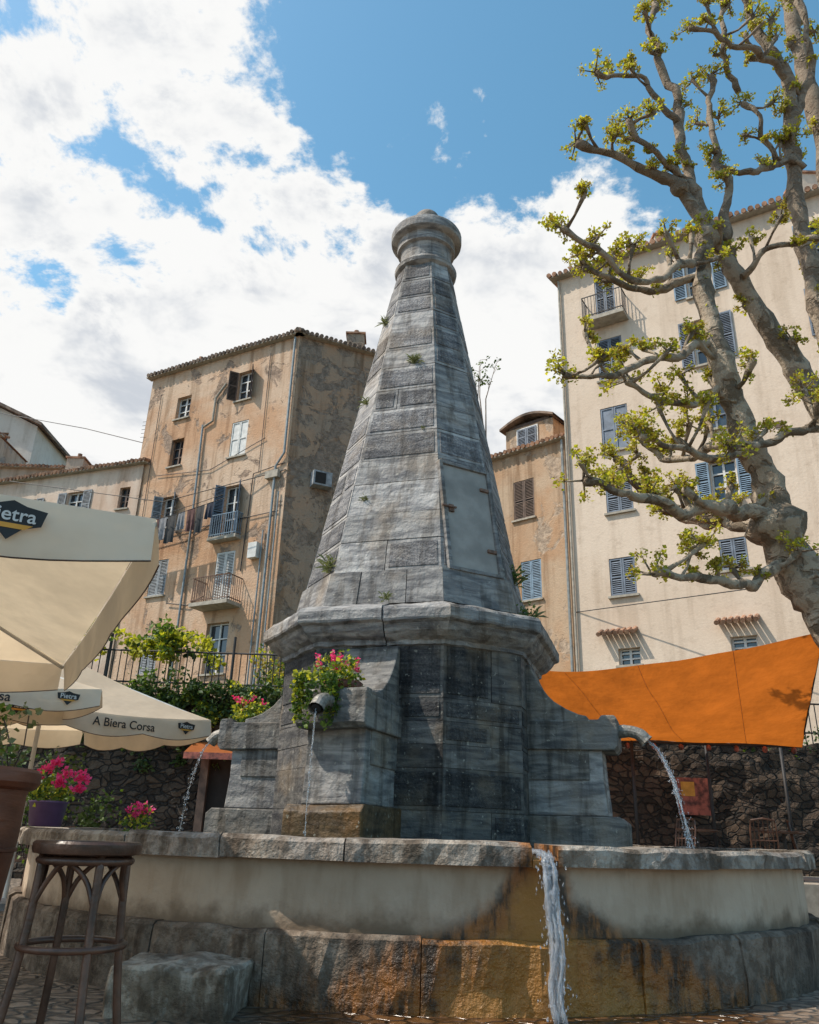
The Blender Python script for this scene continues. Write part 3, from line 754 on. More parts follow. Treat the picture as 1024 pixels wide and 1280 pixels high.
for k in range(seg):
    F+= [(k,k+1,q+k+1,q+k),(2*q+k,3*q+k,3*q+k+1,2*q+k+1),(k,2*q+k,2*q+k+1,k+1)]
mb.add(V,F,M['tile_dark']); mb.box(TA,u,n,Z,(T0+.15,-.05,16.18),(T1-.15,-.01,16.34),M['brown'])
mb.obj('roof',B3)
mb=MB(); kx=uo(5.72); mb.tube([A+u*kx+n*.12+Z*14.95,A+u*kx+n*.12+Z*3],.055,M['pipe'],8); mb.obj('drainpipe',B3)

B4=empty('pink_house'); A,u,n,L=frame2((-11.6,31.6),(-20.5,34.9))
H=[(3.0,3.9,13.3,14.7),(.5,1.05,13.6,14.6),(5.6,6.4,13.3,14.6)]
mb=MB(); facade(mb,A,u,n,L,2,15.6,H,M['pink']); E=A+u*L; walls_rest(mb,[(A.x,A.y),(A.x,A.y+6),(E.x,E.y+6),(E.x,E.y)],2,15.6,M['pink']); mb.obj('walls',B4)
mb=MB(); window(mb,A,u,n,H[0],'open',M['greyp']); window(mb,A,u,n,H[1],'half',M['brown']); window(mb,A,u,n,H[2],'open',M['greyp']); mb.obj('windows',B4)
mb=MB(); eaves(mb,A,u,n,L,15.6,.3); rooftop(mb,[(A.x,A.y),(E.x,E.y),(E.x,E.y+6),(A.x,A.y+6)],15.6,.1,1.4,M['tile'])
chimney(mb,-16,35,15.9,17.2,.8,M['far']); mb.tube([(-12.2,33,15.6),(-12.2,33,18.6)],.02,M['iron'],5)
for k in range(5): mb.tube([(-12.5,33,17.6+k*.2),(-11.9,33,17.7+k*.2)],.012,M['iron'],4)
mb.obj('roof',B4)
def house(name,x0,x1,y0,y1,zb,z1,rh,mat,wins,gable=True):
    e=empty(name); A,u,n,L=frame2((x0,y0),(x1,y0))
    mb=MB(); facade(mb,A,u,n,L,zb,z1,wins,mat); walls_rest(mb,[(x1,y0),(x1,y1),(x0,y1),(x0,y0)],zb,z1,mat)
    xm=(x0+x1)/2
    if gable: mb.add([(x0,y0,z1),(x1,y0,z1),(xm,y0,z1+rh)],[(0,1,2)],mat)
    mb.obj('walls',e); mb=MB()
    for h in wins: window(mb,A,u,n,h,'half',M['brown'])
    mb.obj('windows',e); mb=MB()
    if gable:
        for (xa,sg) in ((x0,-1),(x1,1)):
            mb.add([(xa+sg*.4,y0-.4,z1-.1),(xm,y0-.4,z1+rh+.05),(xm,y1,z1+rh+.05),(xa+sg*.4,y1,z1-.1),(xa+sg*.4,y0-.4,z1+.1),(xm,y0-.4,z1+rh+.25),(xm,y1,z1+rh+.25),(xa+sg*.4,y1,z1+.1)],[(0,1,5,4),(4,5,6,7),(0,3,2,1),(0,4,7,3)],M['tile_dark'])
    else:
        eaves(mb,A,u,n,L,z1,.3); rooftop(mb,[(x0,y0),(x1,y0),(x1,y1),(x0,y1)],z1,.1,rh,M['tile'])
    mb.obj('roof',e)
house('gabled_house',-29.5,-23.6,45,52,6,24.2,1.4,M['white_wall'],[(3.4,4.2,22.6,23.7),(1.2,2.,22.6,23.7)])
house('tiled_roof_house',-25.5,-17.2,40,46,6,19.0,1.6,M['far'],[(2.,2.9,16.4,17.8),(5.2,6.1,16.4,17.8)],False)
house('tiled_roof_house',-31,-23.5,41,44.5,6,21.4,1.2,M['far'],[(4.8,5.7,19.6,20.6)],False)

# ------------------------------------------------------------------ ground, terraces, walls
mb=MB(); mb.add([(-400,-400,0),(400,-400,0),(400,600,0),(-400,600,0)],[(0,1,2,3)],M['cobble']); mb.obj('ground')
mb=MB(); V=[];F=[]
xs=[-80,-40,-25,-14,-8,-3,1,5,10,20,40,80]; ys=[17.3,22,28,34,42,60,90,140]; hz=[3.2,3.8,4.5,7,10,13,10,4]
for j,y in enumerate(ys):
    for i,x in enumerate(xs): V.append((x,y,hz[j]-(0.6 if x>2 else 0)+(0 if j==0 else mnoise.noise(Vector((x*.1,y*.1,0)))*1.)))
for j in range(len(ys)-1):
    for i in range(len(xs)-1): a=j*len(xs)+i; F.append((a,a+1,a+1+len(xs),a+len(xs)))
mb.add(V,F,M['hill']); mb.obj('hillside',None,True)
def roughwall(name,x0,x1,y,z0,z1,th,mat):
    mb=MB(); nx=int((x1-x0)/.12); nz=int((z1-z0)/.12); V=[];F=[]
    for i in range(nx+1):
        for j in range(nz+1):
            p=Vector((x0+(x1-x0)*i/nx,y,z0+(z1-z0)*j/nz)); p.y+=mnoise.noise(p*3)*.07+mnoise.noise(p*8)*.03
            if j==nz: p.z+=mnoise.noise(p*2.)*.09+mnoise.noise(p*6)*.04
            V.append(p)
    for i in range(nx):
        for j in range(nz): a=i*(nz+1)+j; F.append((a,a+nz+1,a+nz+2,a+1))
    b=len(V)
    for i in range(nx+1):
        p=V[i*(nz+1)+nz]; V.append(p+Vector((0,th,0)))
    for i in range(nx): F.append((i*(nz+1)+nz,(i+1)*(nz+1)+nz,b+i+1,b+i))
    mb.add(V,F,mat); return mb.obj(name)
roughwall('retaining_wall',-22,2.4,16.6,0,3.5,1.,M['rubble'])
roughwall('stone_wall',2.4,22,17.0,0,2.95,.8,M['rubble'])
mb=MB(); mb.abox((3.9,13.3,0),(22,17.2,.45),M['sill']); mb.obj('terrace_platform')
mb=MB(); mb.abox((5.5,16.78,1.5),(6.15,16.81,2.2),M['redp']); mb.abox((5.58,16.772,1.85),(5.85,16.777,2.12),M['orprint']); mb.obj('poster')
rl=empty('iron_railing'); mb=MB()
x0,x1=-7.5,-2.2
for z in (3.75,4.4): mb.tube([(x0,16.75,z),(x1,16.75,z)],.02,M['iron'],6)
x=x0
while x<x1: mb.tube([(x,16.75,3.5),(x,16.75,4.42)],.012,M['iron'],5); x+=.14
x=x0
while x<x1: mb.tube([(x,16.75,3.4),(x,16.75,4.75)],.03,M['iron'],6); x+=1.3
mb.obj('bars',rl)
rl=empty('iron_railing'); mb=MB()
for z in (3.2,3.8): mb.tube([(7.6,17.2,z),(14,17.2,z)],.02,M['iron'],6)
x=7.6
while x<14: mb.tube([(x,17.2,2.9),(x,17.2,3.82)],.012,M['iron'],5); x+=.14
mb.obj('bars',rl)
mb=MB()
for _ in range(95):
    x=rnd(-7.4,-2.0); z=3.5+rnd(-1.7,.35)*random.random()
    leaves(mb,(x,16.4+rnd(-.1,.2),z),rnd(.15,.35),75,.09,M['ivy'],1.,.6)
for _ in range(40):
    x=rnd(-7.4,-2.0); leaves(mb,(x,16.4,3.5+rnd(-.7,.3)),rnd(.12,.25),50,.08,random.choice([M['leaf'],M['leafy'],M['leaf']]))
mb.obj('ivy')
mb=MB()
for _ in range(46):
    x=rnd(-7.0,-4.0); leaves(mb,(x,16.9+rnd(-.5,.5),4.65+rnd(-.25,.35)-.08*(x+7)),rnd(.12,.28),52,.12,random.choice([M['leafy'],M['leafy'],M['leaf']]),.6)
mb.obj('grape_vine')
mb=MB()
for _ in range(34):
    x=rnd(-3.2,-1.6); leaves(mb,(x,17.6+rnd(-.3,.3),3.9+rnd(0,1.3)*random.random()),.25,45,.09,random.choice([M['leaf'],M['ivy'],M['leafy'],M['tuft']]))
mb.obj('shrub')
mb=MB()
for _ in range(30):
    x=rnd(7,12); leaves(mb,(x,17.1,2.95+rnd(-.2,.25)),.2,45,.08,random.choice([M['leaf'],M['ivy']]))
mb.obj('shrub')
mb=MB()
for _ in range(26):
    x=rnd(-6.2,-4.3); leaves(mb,(x,12.6+rnd(-.3,.3),rnd(.5,2.2)*(1-.12*(x+6.2))),.28,50,.08,random.choice([M['leaf'],M['ivy'],M['ivy']]))
mb.obj('shrub')
rs=empty('restaurant_entrance'); mb=MB()
mb.abox((-3.9,16.30,0),(-3.75,16.5,2.3),M['brown']); mb.abox((-2.55,16.30,0),(-2.4,16.5,2.3),M['brown']); mb.abox((-3.75,16.42,0),(-2.55,16.47,2.3),M['dark'])
mb.add([(-4.1,16.4,2.55),(-2.2,16.4,2.55),(-2.2,15.7,2.3),(-4.1,15.7,2.3)],[(0,1,2,3)],M['orange']); mb.add([(-4.1,15.69,2.3),(-2.2,15.69,2.3),(-2.2,15.68,2.18),(-4.1,15.68,2.18)],[(0,1,2,3)],M['redp'])
mb.obj('door_and_canopy',rs)

aw=empty('orange_awning'); mb=MB(); V=[];F=[];n_=26
NL=Vector((1.6,15.4,3.95));NR=Vector((6.42,12.0,4.08));FL=Vector((3.6,17.2,2.92));FR=Vector((7.75,16.0,2.80))
for i in range(n_+1):
    for j in range(n_+1):
        s_,t_=i/n_,j/n_
        p=NL.lerp(NR,s_).lerp(FL.lerp(FR,s_),t_); p.z-=.24*math.sin(math.pi*s_)*(1-t_)+.16*math.sin(math.pi*s_)*math.sin(math.pi*t_)
        p.z+=.03*math.sin((s_*2.2+t_*1.1)*9)*math.sin(math.pi*min(1,t_+.1))+mnoise.noise(p*.9)*.08
        V.append(p)
for i in range(n_):
    for j in range(n_): a=i*(n_+1)+j; F.append((a,a+n_+1,a+n_+2,a+1))
mb.add(V,F,M['orange']); mb.obj('canvas',aw,True)
mb=MB(); mb.tube([FL-Z*.02,FR-Z*.02],.03,M['iron'],8); mb.tube([NR,Vector((7.6,11.4,5.2))],.012,M['iron'],5); mb.tube([NR,FR],.015,M['black'],5)
for i in (7,13,20): mb.tube([V[i*(n_+1)+j]-Z*.012 for j in range(n_+1)],.004,M['redp'],4)
for x in (4.6,6.1,7.6): mb.tube([(x,16.6,.45),(x,16.6,2.85)],.035,M['iron'],8)
k=0
while k<1: p=FL.lerp(FR,k); mb.lathe((p.x,p.y-.05),[(.02,p.z-.16),(.05,p.z-.13),(.05,p.z-.07),(.02,p.z-.04)],M['redp'],8); k+=.12
mb.obj('frame',aw,True)

def chair(x,y,z,rot,mat):
    e=empty('cafe_chair'); mb=MB(); R=Matrix.Rotation(rot,3,'Z')
    def T(p): q=R@Vector(p); return (q.x+x,q.y+y,q.z+z)
    for sx in (-.2,.2):
        mb.tube([T((sx,-.2,0)),T((sx*.95,-.19,.45))],.015,mat,6); mb.tube([T((sx,.24,0)),T((sx,.2,.45)),T((sx,.26,.75)),T((sx*.9,.28,.9))],.015,mat,6)
    mb.tube([T((-.18,.28,.9)),T((0,.30,.93)),T((.18,.28,.9))],.018,mat,6)
    for k in range(5): mb.tube([T((-.14+.07*k,.21,.47)),T((-.14+.07*k,.285,.9))],.009,mat,5)
    for zz in (.6,.75): mb.tube([T((-.19,.24,zz)),T((.19,.24,zz))],.01,mat,5)
    a=[T((-.21,-.21,.44)),T((.21,-.21,.44)),T((.21,.21,.44)),T((-.21,.21,.44)),T((-.21,-.21,.47)),T((.21,-.21,.47)),T((.21,.21,.47)),T((-.21,.21,.47))]
    mb.add(a,[(0,3,2,1),(4,5,6,7),(0,1,5,4),(1,2,6,5),(2,3,7,6),(3,0,4,7)],mat); mb.obj('frame',e)
def table(x,y,z):
    e=empty('cafe_table'); mb=MB()
    mb.lathe((x,y),[(.35,z+.72),(.36,z+.735),(.36,z+.75),(.35,z+.755)],M['wood'],24); mb.tube([(x,y,z+.02),(x,y,z+.72)],.03,M['iron'],8); mb.lathe((x,y),[(.22,z),(.22,z+.02),(.04,z+.05)],M['iron'],16); mb.obj('top_and_leg',e)
for (x,y,r_) in ((5.9,14.0,2.9),(6.9,14.5,1.2),(4.7,14.6,-1.),(7.9,14.2,3.)): chair(x,y,.45,r_,M['wood'])
table(6.4,14.3,.45); table(5.2,15,.45)
for (x,y,r_) in ((-4.6,12.2,.4),(-3.6,12.6,2.5),(-5.4,13,1.5),(-2.9,13.6,-.6)): chair(x,y,0,r_,M['wood'])
table(-4.1,12.3,0); table(-5.,13.4,0)

# ------------------------------------------------------------------ umbrellas
def text(body,loc,xdir,up,size,mat,parent,name):
    cu=bpy.data.curves.new(name,'FONT'); cu.body=body; cu.size=size; cu.align_x='CENTER'; cu.align_y='CENTER'; cu.extrude=.0005; cu.offset=size*.012
    o=bpy.data.objects.new(name,cu); COL.objects.link(o); cu.materials.append(mat)
    x=xdir.normalized(); y=up.normalized(); z=x.cross(y)
    o.matrix_world=Matrix(((x.x,y.x,z.x,loc[0]),(x.y,y.y,z.y,loc[1]),(x.z,y.z,z.z,loc[2]),(0,0,0,1))); o.parent=parent
def umbrella(corner,e1,s1,e2,s2,ze,rise,fh,texts=(),sag=.09):
    e=empty('cafe_umbrella'); C0=Vector((corner[0],corner[1],ze)); e1=Vector((*e1,0)).normalized(); e2=Vector((*e2,0)).normalized()
    cs=[C0,C0+e1*s1,C0+e1*s1+e2*s2,C0+e2*s2]; ap=sum(cs,Vector())/4; ap.z=ze+rise; ctr=Vector((ap.x,ap.y,0))
    def outw(a,b):
        d=(b-a); d.z=0; d.normalize(); o_=Vector((d.y,-d.x,0)); mid=(a+b)/2-ctr; mid.z=0
        return o_ if o_.dot(mid)>0 else -o_
    mb=MB(); N=12
    for k in range(4):
        a,b=cs[k],cs[(k+1)%4]; V=[];F=[]
        for i in range(N+1):
            r_=i/N
            for j in range(N+1):
                s_=j/N; p=ap.lerp(a.lerp(b,s_),r_); p.z-=sag*math.sin(math.pi*s_)*r_; p.z+= -.06*math.sin(math.pi*r_)
                V.append(p)
        for i in range(N):
            for j in range(N): q=i*(N+1)+j; F.append((q,q+N+1,q+N+2,q+1))
        mb.add(V,F,M['fab'])
    mb.obj('canopy',e,True)
    mb=MB()
    for k in range(4):
        a,b=cs[k],cs[(k+1)%4]; out=outw(a,b); V=[];F=[];N2=30
        for j in range(N2+1):
            s_=j/N2; p=a.lerp(b,s_); p.z-=sag*math.sin(math.pi*s_)
            V.append(p+out*.004); hh=fh*(.78+.22*abs(math.sin(math.pi*s_*3)))
            V.append(p+out*(.03+.008*math.sin(s_*25))-Z*hh*.5); V.append(p+out*(.035+.014*math.sin(s_*19+1))-Z*hh)
        for j in range(N2): F+= [(j*3,j*3+3,j*3+4,j*3+1),(j*3+1,j*3+4,j*3+5,j*3+2)]
        mb.add(V,F,M['fab2'])
        mb.tube([V[j*3+2] for j in range(N2+1)],.004,M['wood'],4)
    mb.obj('valance',e,True)
    mb=MB()
    for c_ in cs: mb.tube([ap-Z*.12,c_-Z*.03],.016,M['white'],6); mb.tube([Vector((ap.x,ap.y,ze-.15)),ap.lerp(c_,.5)-Z*.06],.012,M['white'],6)
    mb.tube([(ap.x,ap.y,0.05),(ap.x,ap.y,ap.z)],.028,M['white'],12); mb.lathe((ap.x,ap.y),[(.3,0),(.3,.08),(.05,.12)],M['greyp'],20)
    mb.lathe((ap.x,ap.y),[(.02,ap.z-.02),(.05,ap.z+.02),(.02,ap.z+.1)],M['white'],10)
    mb.obj('pole_and_ribs',e)
    for (k,t_,kind,sz) in texts:
        a,b=cs[k],cs[(k+1)%4]; out=outw(a,b); x=Z.cross(out)
        p=a.lerp(b,t_); p.z-=sag*math.sin(math.pi*t_)+fh*.42; p+=out*.052
        if kind=='logo':
            W=sz; mb=MB(); up=Z
            pl_=[(-.9,.35),(-.35,.42),(0,.55),(.35,.42),(.9,.35),(.8,-.1),(.35,-.25),(0,-.6),(-.35,-.25),(-.8,-.1)]
            mb.add([p+x*q[0]*W+up*q[1]*W for q in pl_],[tuple(range(len(pl_)))],M['black'])
            mb.add([p+x*q[0]*W+up*q[1]*W+out*.002 for q in [(-.6,-.12),(.6,-.12),(.4,-.26),(-.4,-.26)]],[(0,1,2,3)],M['orprint'])
            mb.obj('logo',e); text('Pietra',p+out*.004+up*.12*W,x,up,W*.55,M['white'],e,'logo_text')
        else: text(kind,p,x,Z,sz,M['black'],e,'flap_text')
umbrella((-1.22,3.6),(-.452,.892),4.3,(-.892,-.452),4.3,2.33,.75,.29,[(3,.857,'logo',.16),(3,.3,'logo',.17),(3,.55,'A Biera Corsa',.12)],.05)
umbrella((-2.55,10.9),(-.80,.60),2.9,(-.70,-.71),2.9,2.30,.85,.26,[(3,.58,'A Biera Corsa',.14),(3,.87,'logo',.14),(3,.14,'logo',.14)])
umbrella((-3.35,9.0),(-.80,.60),2.6,(-.85,-.53),2.6,2.36,.7,.24,[(3,.5,'A Biera Corsa',.14),(3,.87,'logo',.13)])

# ------------------------------------------------------------------ bar stool, planter, pot
st=empty('bar_stool'); mb=MB(); sx,sy=-1.23,3.45
mb.lathe((sx,sy),[(.17,.845),(.20,.85),(.205,.865),(.205,.885),(.195,.895),(.175,.893),(.165,.885)],M['wood'],32)
mb.obj('seat',st,True).modifiers.new('e','EDGE_SPLIT')
mb=MB(); legs=[]
for k in range(4):
    a=math.radians(38+90*k); d=Vector((math.cos(a),math.sin(a),0)); c0=Vector((sx,sy,0))
    pts=catmull([c0+d*.165+Z*.85,c0+d*.175+Z*.6,c0+d*.21+Z*.3,c0+d*.27+Z*0],5); mb.tube(pts,.0155,M['wood'],10); legs.append(d)
c0=Vector((sx,sy,0))
for k in range(4):
    d1,d2=legs[k],legs[(k+1)%4]; m_=(d1+d2).normalized()
    mb.tube(catmull([c0+d1*.175+Z*.66,c0+(d1*.8+d2*.2)*.175+Z*.76,c0+m_*.15+Z*.82,c0+(d2*.8+d1*.2)*.175+Z*.76,c0+d2*.175+Z*.66],5),.010,M['wood'],8)
pts=[c0+Vector((math.cos(TP*q/32),math.sin(TP*q/32),0))*.19+Z*.53 for q in range(33)]; mb.tube(pts,.013,M['wood'],8,caps=False)
pts=[c0+Vector((math.cos(TP*q/32),math.sin(TP*q/32),0))*.17+Z*.825 for q in range(33)]; mb.tube(pts,.015,M['wood'],8,caps=False)
mb.obj('legs_and_rings',st,True)
pl=empty('terracotta_planter'); mb=MB(); pc=(-1.91,3.55)
mb.lathe(pc,[(.14,.0),(.18,.05),(.25,.3),(.30,.6),(.325,.9),(.325,1.06),(.33,1.08),(.355,1.09),(.37,1.11),(.37,1.15),(.355,1.165),(.32,1.165),(.31,1.12),(.05,1.10)],M['terracotta'],40)
for z_,r_ in ((.5,.288),(.85,.324)): mb.lathe(pc,[(r_-.01,z_-.012),(r_+.006,z_-.006),(r_+.006,z_+.006),(r_-.01,z_+.012)],M['terracotta'],40)
mb.obj('pot',pl,True).modifiers.new('e','EDGE_SPLIT')
mb=MB()
for _ in range(40):
    a=rnd(0,TP); r_=rnd(.0,.30); p=Vector((pc[0]+r_*math.cos(a),pc[1]+r_*math.sin(a),1.14)); q=p+Vector((rnd(-.12,.16),rnd(-.12,.12),rnd(.08,.26)))
    mb.tube([p,(p+q)/2+Vector((.02,0,0)),q],.003,M['brown'],4); leaves(mb,q,.06,18,.032,random.choice([M['weed'],M['leaf']]))
mb.obj('plant',pl)
pp=Vector((-3.02,7.35,0)); fpot=empty('flower_pot'); mb=MB()
mb.lathe((pp.x,pp.y),[(.10,.935),(.13,.94),(.155,1.12),(.165,1.125),(.165,1.14),(.14,1.14)],M['purple'],24); mb.obj('pot',fpot,True)
mb=MB(); leaves(mb,pp+Z*1.22,.19,240,.05,M['leaf'],.6,.4); leaves(mb,pp+Z*1.2,.16,120,.05,M['leafy'],.6,.4); mb.obj('foliage',fpot)
mb=MB()
for q in [(-.02,-.1,1.40),(.03,-.05,1.45),(.14,-.1,1.36),(.22,0,1.34),(.26,-.1,1.24),(.12,-.15,1.28),(-.1,-.1,1.33),(.28,-.05,1.33)]:
    leaves(mb,pp+Vector(q),.05,50,.038,M['pink_fl'])
mb.obj('blossoms',fpot)

# ------------------------------------------------------------------ plane tree (modelled around the foot of its trunk, then set in the square)
tree=empty('plane_tree')
TB=Vector((5.0,8.1,-.1))
BR={
'M':([(5.0,8.1,-.1),(4.88,8.05,.7),(4.77,8,1.40),(4.60,8,2.29),(4.37,8,3.10),(4.13,8,3.65),(3.95,8,4.18)],.36,.20),
'A':([(3.98,8,4.0),(3.92,8,4.70),(3.70,7.9,5.24),(3.52,7.8,5.90),(3.45,7.8,6.65),(3.48,7.9,7.43),(3.65,8,8.13)],.18,.09),
'B':([(5.2,8.4,1.2),(5.55,8.6,3.2),(5.45,8.6,4.8),(4.90,8.4,5.93),(4.53,8.3,6.64),(4.11,8.2,7.44),(3.75,8.1,8.16),(3.37,8,8.84),(2.75,7.9,9.12),(2.01,7.8,9.33)],.22,.04),
'C':([(4.0,8,4.1),(3.7,7.85,4.22),(3.24,7.7,4.18),(2.67,7.5,4.12),(2.10,7.2,4.09),(1.71,7,4.22)],.11,.03),
'D':([(4.1,8,3.75),(3.75,7.8,3.62),(3.31,7.6,3.38),(2.76,7.3,3.32),(2.33,7.1,3.28)],.08,.03),
'E':([(5.5,8.6,3.0),(5.48,8.6,5.03),(5.28,8.6,7.29),(5.21,8.6,8.86),(5.24,8.5,10.06),(5.33,8.4,11.35),(5.04,8.4,12.25),(4.83,8.3,13.24)],.16,.06),
'F':([(5.6,8.8,4.),(5.97,9,8.27),(6.05,9,10.77),(5.98,9,12.63),(6.04,9,14.32)],.16,.1),
'G':([(5.3,7.9,4.6),(4.66,7.6,4.97),(4.11,7.5,5.0),(3.62,7.4,4.88),(3.25,7.3,4.68)],.065,.03),
'H':([(3.63,8,8.0),(3.4,7.8,7.45),(3.08,7.6,7.17),(2.50,7.3,6.80),(1.97,7.1,7.03),(1.61,7,7.17)],.065,.025),
'I':([(3.46,7.9,7.31),(2.94,7.8,7.07),(2.44,7.7,7.09),(1.94,7.6,7.22)],.055,.025),
'J':([(3.43,7.8,6.32),(2.93,7.5,6.02),(2.41,7.3,5.67),(2.0,7.1,5.39),(1.61,7,5.33)],.055,.025),
'K':([(3.54,7.8,5.79),(3.12,7.7,5.46),(2.65,7.6,5.49),(2.33,7.5,5.57)],.05,.025),
'N':([(3.74,8.1,8.10),(3.56,8.1,9.29),(3.49,8,10.63),(3.26,8,11.40),(3.30,8,12.31)],.09,.035),
'O':([(3.49,8,10.03),(2.96,7.9,10.56),(2.37,7.8,10.57)],.045,.025),
'Q':([(3.90,8.1,8.10),(4.09,8.2,9.0),(4.02,8.3,10.39),(4.15,8.3,11.25)],.07,.03),
'R':([(3.44,8,8.98),(2.95,7.7,9.13),(2.69,7.6,9.48)],.045,.025),
'S':([(4.09,8.2,9.41),(4.57,8.2,9.40),(5.23,8.5,9.98)],.045,.04),
'T':([(5.29,8.5,9.69),(4.76,8.3,10.05),(4.54,8.2,10.68)],.045,.025),
'W':([(4.02,8.1,7.49),(4.27,7.8,7.71),(4.87,7.6,7.77)],.04,.03),
'X':([(5.33,8.4,11.35),(4.76,8.1,11.51),(4.16,7.9,11.47),(3.71,7.8,11.56)],.055,.025),
'Y':([(3.77,7.9,5.04),(3.22,7.7,4.78),(2.85,7.6,4.86),(2.41,7.5,4.94)],.05,.025),
'E2':([(5.3,8.5,10.5),(5.7,8.3,11.6),(5.6,8.2,12.8)],.07,.035),
'P':([(4.5,8.3,10.9),(4.35,8.2,11.8),(4.45,8.2,12.7)],.045,.03),
# limbs reaching back over the terrace, added to throw shade on the awning
'U1':([(3.95,8.05,4.1),(3.75,8.5,4.4),(3.45,8.95,4.65),(3.05,9.2,5.0),(2.6,9.15,5.45)],.085,.03),
'U2':([(3.75,8.5,4.4),(3.9,9.0,4.55),(3.75,9.5,4.75),(3.4,9.8,5.1)],.06,.03),
'U3':([(3.72,7.95,5.2),(3.5,8.5,5.3),(3.15,8.95,5.4),(2.85,9.1,5.9)],.06,.028),
}
mb=MB(); lf=MB()
def limb(P,r0,r1,sub=8,wob=.05):
    C=catmull(P,sub); n_=len(C); out=[];rr=[]
    for i,p in enumerate(C):
        t=i/(n_-1); w=Vector((mnoise.noise(p*1.9),mnoise.noise(p*1.9+Vector((7,0,0))),mnoise.noise(p*1.9+Vector((0,7,0)))))*wob
        w+=Vector((mnoise.noise(p*5),mnoise.noise(p*5+Vector((7,0,0))),mnoise.noise(p*5+Vector((0,7,0)))))*wob*.7
        out.append(p+w)
        r_=r0+(r1-r0)*t**.8; rr.append(r_*(1+.24*mnoise.noise(p*4)+.35*max(0,mnoise.noise(p*9))))
    rr[-1]*=1.6; rr[-2]*=1.5; rr[-3]*=1.2
    rr.append(rr[-1]*.6); out.append(out[-1]+(out[-1]-out[-2]).normalized()*rr[-1]*.8)
    mb.tube(out,rr,M['bark'],12,jit=.05); return out,rr
def tuft(p,big=1.):
    p=Vector(p)
    for _ in range(random.randint(5,9)):
        d=Vector((rnd(-1,1),rnd(-1,1),rnd(-.3,1.2))).normalized(); q=p+d*rnd(.05,.19)*big
        mb.tube([p,q],[.013,.006],M['bark'],4)
        leaves(lf,q,.065*big,int(15*big),.046,M['leafy']); leaves(lf,q,.055*big,20,.033,M['tuft'])
for k,(P,r0,r1) in BR.items():
    out,rr=limb(P,r0,r1,8,.04 if r0>.15 else .095)
    if k!='M': tuft(out[-1],1.35)
    if k in('M',): continue
    n_=len(out); i=max(3,n_//4)
    while i<n_-2:
        if random.random()<.68 and out[i].z>3.2:
            d=Vector((rnd(-1,1),rnd(-.8,.6),rnd(-.1,1.1))).normalized(); l=rnd(.08,.46)
            p=out[i]; q=p+d*l*.5+Z*.03+Vector((rnd(-.03,.03),0,rnd(-.03,.03))); e_=p+d*l+Z*l*.3
            r_=min(rr[i]*.6,.042); mb.tube([p,q,e_,e_+(e_-q).normalized()*.04],[r_,r_*.65,r_*1.2,r_*.7],M['bark'],7,jit=.12)
            tuft(e_,rnd(.65,1.25))
        elif random.random()<.4: tuft(out[i],.55)
        i+=random.randint(2,4)
for c_ in [(3.95,8,4.2),(3.66,8,8.12),(3.37,8,8.84),(5.25,8.5,10.0),(4.05,8,3.7)]:
    c_=Vector(c_); pr_=.20 if c_.z<5 else .12
    mb.tube([c_-Z*pr_,c_-Z*pr_*.5,c_,c_+Z*pr_*.5,c_+Z*pr_],[pr_*.4,pr_*.9,pr_,pr_*.85,pr_*.3],M['bark'],12,jit=.1)
for q_ in (mb,lf): q_.v=[(v_[0]-TB.x,v_[1]-TB.y,v_[2]-TB.z) for v_ in q_.v]
mb.obj('trunk_and_limbs',tree,True); lf.obj('leaves',tree)
tree.location=(7.5,12.15,-.62); tree.scale=(1.5,1.5,1.5)
mb=MB(); base_=Vector((2.7,26,14))
for _ in range(4):
    q=Vector((2.95+rnd(-.7,.7),26+rnd(-.3,.3),rnd(16.2,17.9))); md=(base_+q)/2+Vector((rnd(-.25,.25),0,.3)); mb.tube([base_,md,q],[.03,.02,.008],M['bark'],4)
    for k in range(6):
        t_=.25+k*.15; c_=md.lerp(q,min(1,t_)); s2=c_+Vector((rnd(-.35,.35),0,rnd(.05,.35))); mb.tube([c_,s2],.008,M['bark'],4); leaves(mb,s2,.12,8,.11,random.choice([M['ivy'],M['leaf']]))
mb.obj('sapling')
mb=MB(); mb.tube([(-26,44,24.6),(-16,35,19),(-8,31,15.5),(-4.8,28.1,14.6)],.02,M['iron'],5); mb.tube([(-18,33,15.2),(-10,30,13.2),(-4.8,28,13.9)],.018,M['iron'],5); mb.tube([(5.2,24,7.5),(9,20,7.2)],.015,M['iron'],5); mb.obj('overhead_cable')

# ------------------------------------------------------------------ light, sky
SAZ,SEL=-79.,54.
sd=Vector((math.sin(math.radians(SAZ))*math.cos(math.radians(SEL)),-math.cos(math.radians(SAZ))*math.cos(math.radians(SEL)),math.sin(math.radians(SEL))))
su=bpy.data.lights.new('sun','SUN'); su.energy=5.; su.angle=math.radians(.5); su.color=(1,.92,.80)
so=bpy.data.objects.new('sun',su); COL.objects.link(so); so.rotation_euler=sd.to_track_quat('Z','Y').to_euler()
w=bpy.data.worlds.new('World'); scene.world=w; w.use_nodes=True
t=NT(w); t.n.clear()
sky=t.node('ShaderNodeTexSky'); sky.sky_type='NISHITA'; sky.sun_disc=False; sky.sun_elevation=math.radians(SEL)
sky.sun_rotation=math.atan2(sd.x,sd.y)
hs=t.node('ShaderNodeHueSaturation'); t.put(hs.inputs['Color'],sky.outputs[0]); hs.inputs['Saturation'].default_value=1.18; hs.inputs['Hue'].default_value=.475; hs.inputs['Value'].default_value=1.5
b1=t.node('ShaderNodeBackground'); t.put(b1.inputs[0],hs.outputs[0]); b1.inputs[1].default_value=.145
D=t.node('ShaderNodeTexCoord').outputs['Generated']
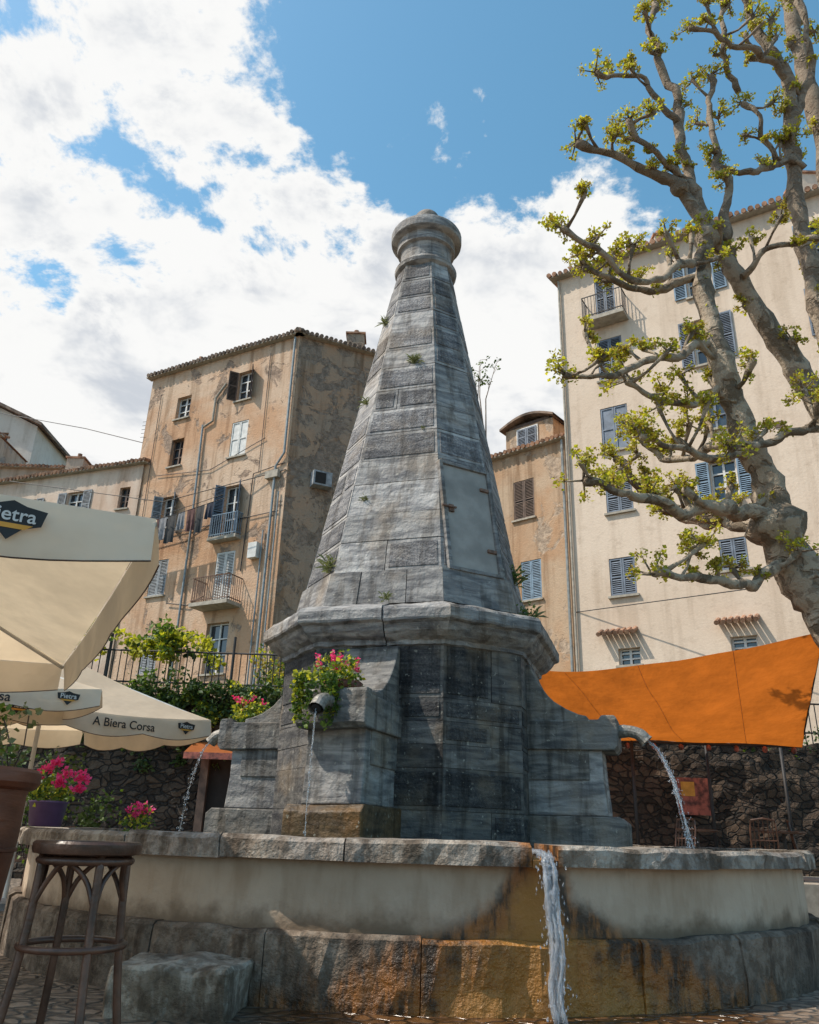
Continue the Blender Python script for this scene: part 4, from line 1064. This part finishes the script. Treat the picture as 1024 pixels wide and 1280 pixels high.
def dot(v):
    nd=t.node('ShaderNodeVectorMath',operation='DOT_PRODUCT'); t.put(nd.inputs[0],D); nd.inputs[1].default_value=Vector(v).normalized(); return nd.outputs['Value']
dz=t.sep(D)
pv=t.node('ShaderNodeVectorMath',operation='SCALE'); t.put(pv.inputs[0],D); t.put(pv.inputs['Scale'],t.math('DIVIDE',1.,t.math('ADD',t.math('MAXIMUM',dz[2],0.),.45)))
big=t.noise(pv.outputs[0],6.0,9,.62,.15,9)
big=t.math('MULTIPLY_ADD',t.math('SUBTRACT',big,.5),2.6,.5)
bias=t.math('MULTIPLY',dot((-.36,.694,-.622)),1.6)
c_=t.math('ADD',big,bias)
def spot(v,deg,amt):
    return t.math('MULTIPLY',t.ramp(dot(v),math.cos(math.radians(deg)),1.),amt)
for v,dg,am in [((-.44,.74,.52),5,-.35),((-.13,.73,.66),6,-.25),((-.41,.54,.74),11,-.2),((.27,.61,.75),18,-.2),((.20,.71,.68),6,.25),((.40,.65,.65),9,.1),((-.02,.66,.75),8,-.25),((.1,.80,.58),12,.3)]:
    c_=t.math('ADD',c_,spot(v,dg,am))
mask=t.ramp(c_,.42,.60)
sh=t.noise(pv.outputs[0],7.,5,.6,.3,5)
dens=t.ramp(c_,.6,.9)
cc=t.mix(t.math('MULTIPLY',dens,t.ramp(sh,.42,.66)),(1.,1.,.99),(.64,.68,.74))
b2=t.node('ShaderNodeBackground'); t.put(b2.inputs[0],cc); b2.inputs[1].default_value=.96
mx=t.node('ShaderNodeMixShader'); t.put(mx.inputs[0],mask); t.l.new(b1.outputs[0],mx.inputs[1]); t.l.new(b2.outputs[0],mx.inputs[2])
ow=t.node('ShaderNodeOutputWorld'); t.l.new(mx.outputs[0],ow.inputs[0])
scene.view_settings.view_transform='Standard'; scene.view_settings.look='None'; scene.view_settings.exposure=0

# ------------------------------------------------------------------ camera
p=math.radians(22.05); r=math.radians(1.8)
R0=Vector((1,0,0));Fv=Vector((0,math.cos(p),math.sin(p)));U=Vector((0,-math.sin(p),math.cos(p)))
Rr=R0*math.cos(r)+U*math.sin(r); Uu=U*math.cos(r)-R0*math.sin(r)
cam=bpy.data.cameras.new('camera'); co=bpy.data.objects.new('camera',cam); COL.objects.link(co)
co.matrix_world=Matrix(((Rr.x,Uu.x,-Fv.x,0),(Rr.y,Uu.y,-Fv.y,0),(Rr.z,Uu.z,-Fv.z,.95),(0,0,0,1)))
cam.sensor_fit='VERTICAL'; cam.sensor_height=36; cam.lens=36*1000/1280; cam.clip_end=2000; cam.clip_start=.05
scene.camera=co
